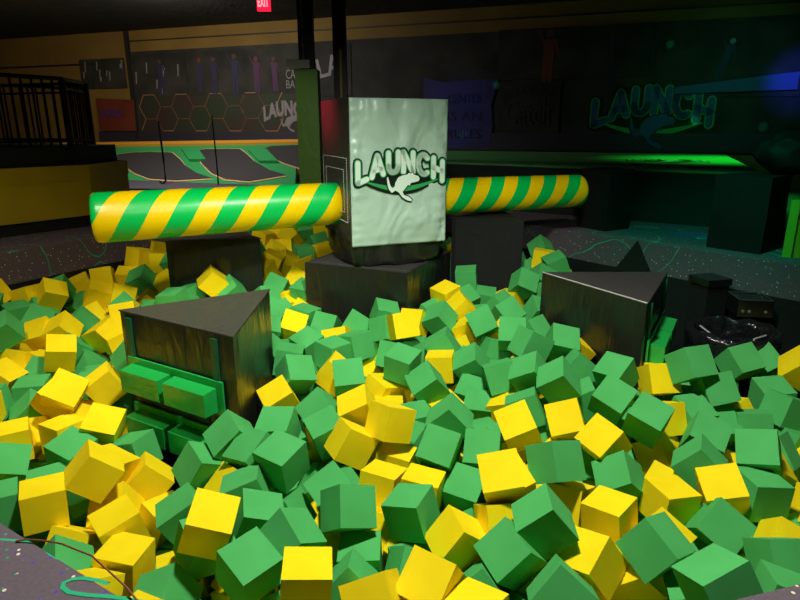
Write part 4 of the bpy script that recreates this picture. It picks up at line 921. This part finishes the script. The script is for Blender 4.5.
('g',1.616,6.773,0.167,-0.837,0.509,0.577,'corner-up green foam cube near the far lip behind the right podium'),
('g',-1.129,6.876,0.081,-0.031,-0.032,2.068,'flat green foam cube behind podium, under the striped arm'),
('y',-2.868,6.885,0.149,-1.288,0.269,1.066,'rightmost tilted yellow foam cube at the back left carpet edge'),
('y',-0.900,6.892,0.110,-1.789,0.105,1.952,'rightmost flat yellow foam cube behind podium, under the striped arm'),
('y',-1.357,6.935,0.153,-3.095,-0.159,-1.548,'second from left flat yellow foam cube behind podium, under the striped arm'),
('g',-0.984,7.140,0.162,1.088,-0.207,0.605,'rightmost tilted green foam cube behind podium, under the striped arm'),
('y',-1.694,7.320,0.185,0.169,1.321,2.941,'leftmost flat yellow foam cube behind podium, under the striped arm'),
('g',1.545,7.364,0.190,-0.179,-0.795,1.215,'tilted green foam cube near the far lip behind the right podium'),
('y',-1.373,7.381,0.188,-0.907,0.689,1.338,'rightmost corner-up yellow foam cube behind podium, under the striped arm'),
('y',-1.622,7.556,0.199,-0.559,0.750,-0.287,'leftmost corner-up yellow foam cube behind podium, under the striped arm'),
('y',-1.469,7.794,0.283,-0.921,1.250,-1.075,'third from left flat yellow foam cube behind podium, under the striped arm'),
('y',-1.037,7.861,0.254,1.547,1.066,1.606,'rightmost tilted yellow foam cube behind podium, under the striped arm'),
('g',-1.237,7.920,0.219,2.352,0.169,3.107,'second from left tilted green foam cube behind podium, under the striped arm'),
]
for c, x, y, z, a, b, g_, lab in CUBES:
    o = bpy.data.objects.new('foam_cube', fg if c == 'g' else fy); C.objects.link(o)
    o.location = (x, y, z); o.rotation_euler = (a, b, g_)
    tag(o, lab, 'foam cube', 'foam cubes in the pit')
# the cubes lying underneath, glimpsed only through the gaps
rnd = random.Random(11)
bm = bmesh.new()
WEDGES = [((-1.75, 3.35), .36), ((-1.28, 3.83), .62), ((1.71, 4.6), .62), ((-.19, 5.78), .78), ((-1.82, 5.9), .62), ((.95, 6.1), .6), ((2.60, 4.42), .42), ((2.8, 5.2), .3), ((3.02, 4.98), .3)]
def inpit(x, y, mg=.16):
    s = False; n = len(PIT); dm = 9
    for i in range(n):
        (x0, y0), (x1, y1) = PIT[i], PIT[(i+1) % n]
        if (y0 > y) != (y1 > y) and x < (x1-x0)*(y-y0)/(y1-y0)+x0: s = not s
        t_ = max(0, min(1, ((x-x0)*(x1-x0)+(y-y0)*(y1-y0))/((x1-x0)**2+(y1-y0)**2))); dm = min(dm, math.hypot(x-x0-t_*(x1-x0), y-y0-t_*(y1-y0)))
    return s and dm > mg
TOPS = [(q[1], q[2], q[3]) for q in CUBES]
yy = 1.2
while yy < 8.6:
    xx = -4.0
    while xx < 4.1:
        x = xx+rnd.uniform(-.04, .04); y = yy+rnd.uniform(-.04, .04)
        xx += .205
        if not inpit(x, y) or any(math.hypot(x-c_[0], y-c_[1]) < r for c_, r in WEDGES): continue
        if x > 2.05 and y > 4.15: continue
        for lay in (-.2, -.4):
            z = -.69+.125*min(y, 6.6)+lay+rnd.uniform(-.03, .03)
            if any((x-a)**2+(y-b_)**2+(z-c_)**2 < (.21 if lay > -.3 else .15)**2 for a, b_, c_ in TOPS): continue
            e = Euler((rnd.uniform(0, 6), rnd.uniform(0, 6), rnd.uniform(0, 6))).to_matrix()
            mi = 1 if rnd.random() < (.7 if x < -1.2 else .38) else 0
            vs = box(bm, -.1, .1, -.1, .1, -.1, .1, mi)
            for v in vs: v.co = e @ v.co+Vector((x, y, z))
    yy += .205
tag(link('buried_foam_cubes', bm, ['foam_green', 'foam_yellow']), 'green and yellow foam cubes buried beneath the top layer', 'foam cubes', kind='stuff')
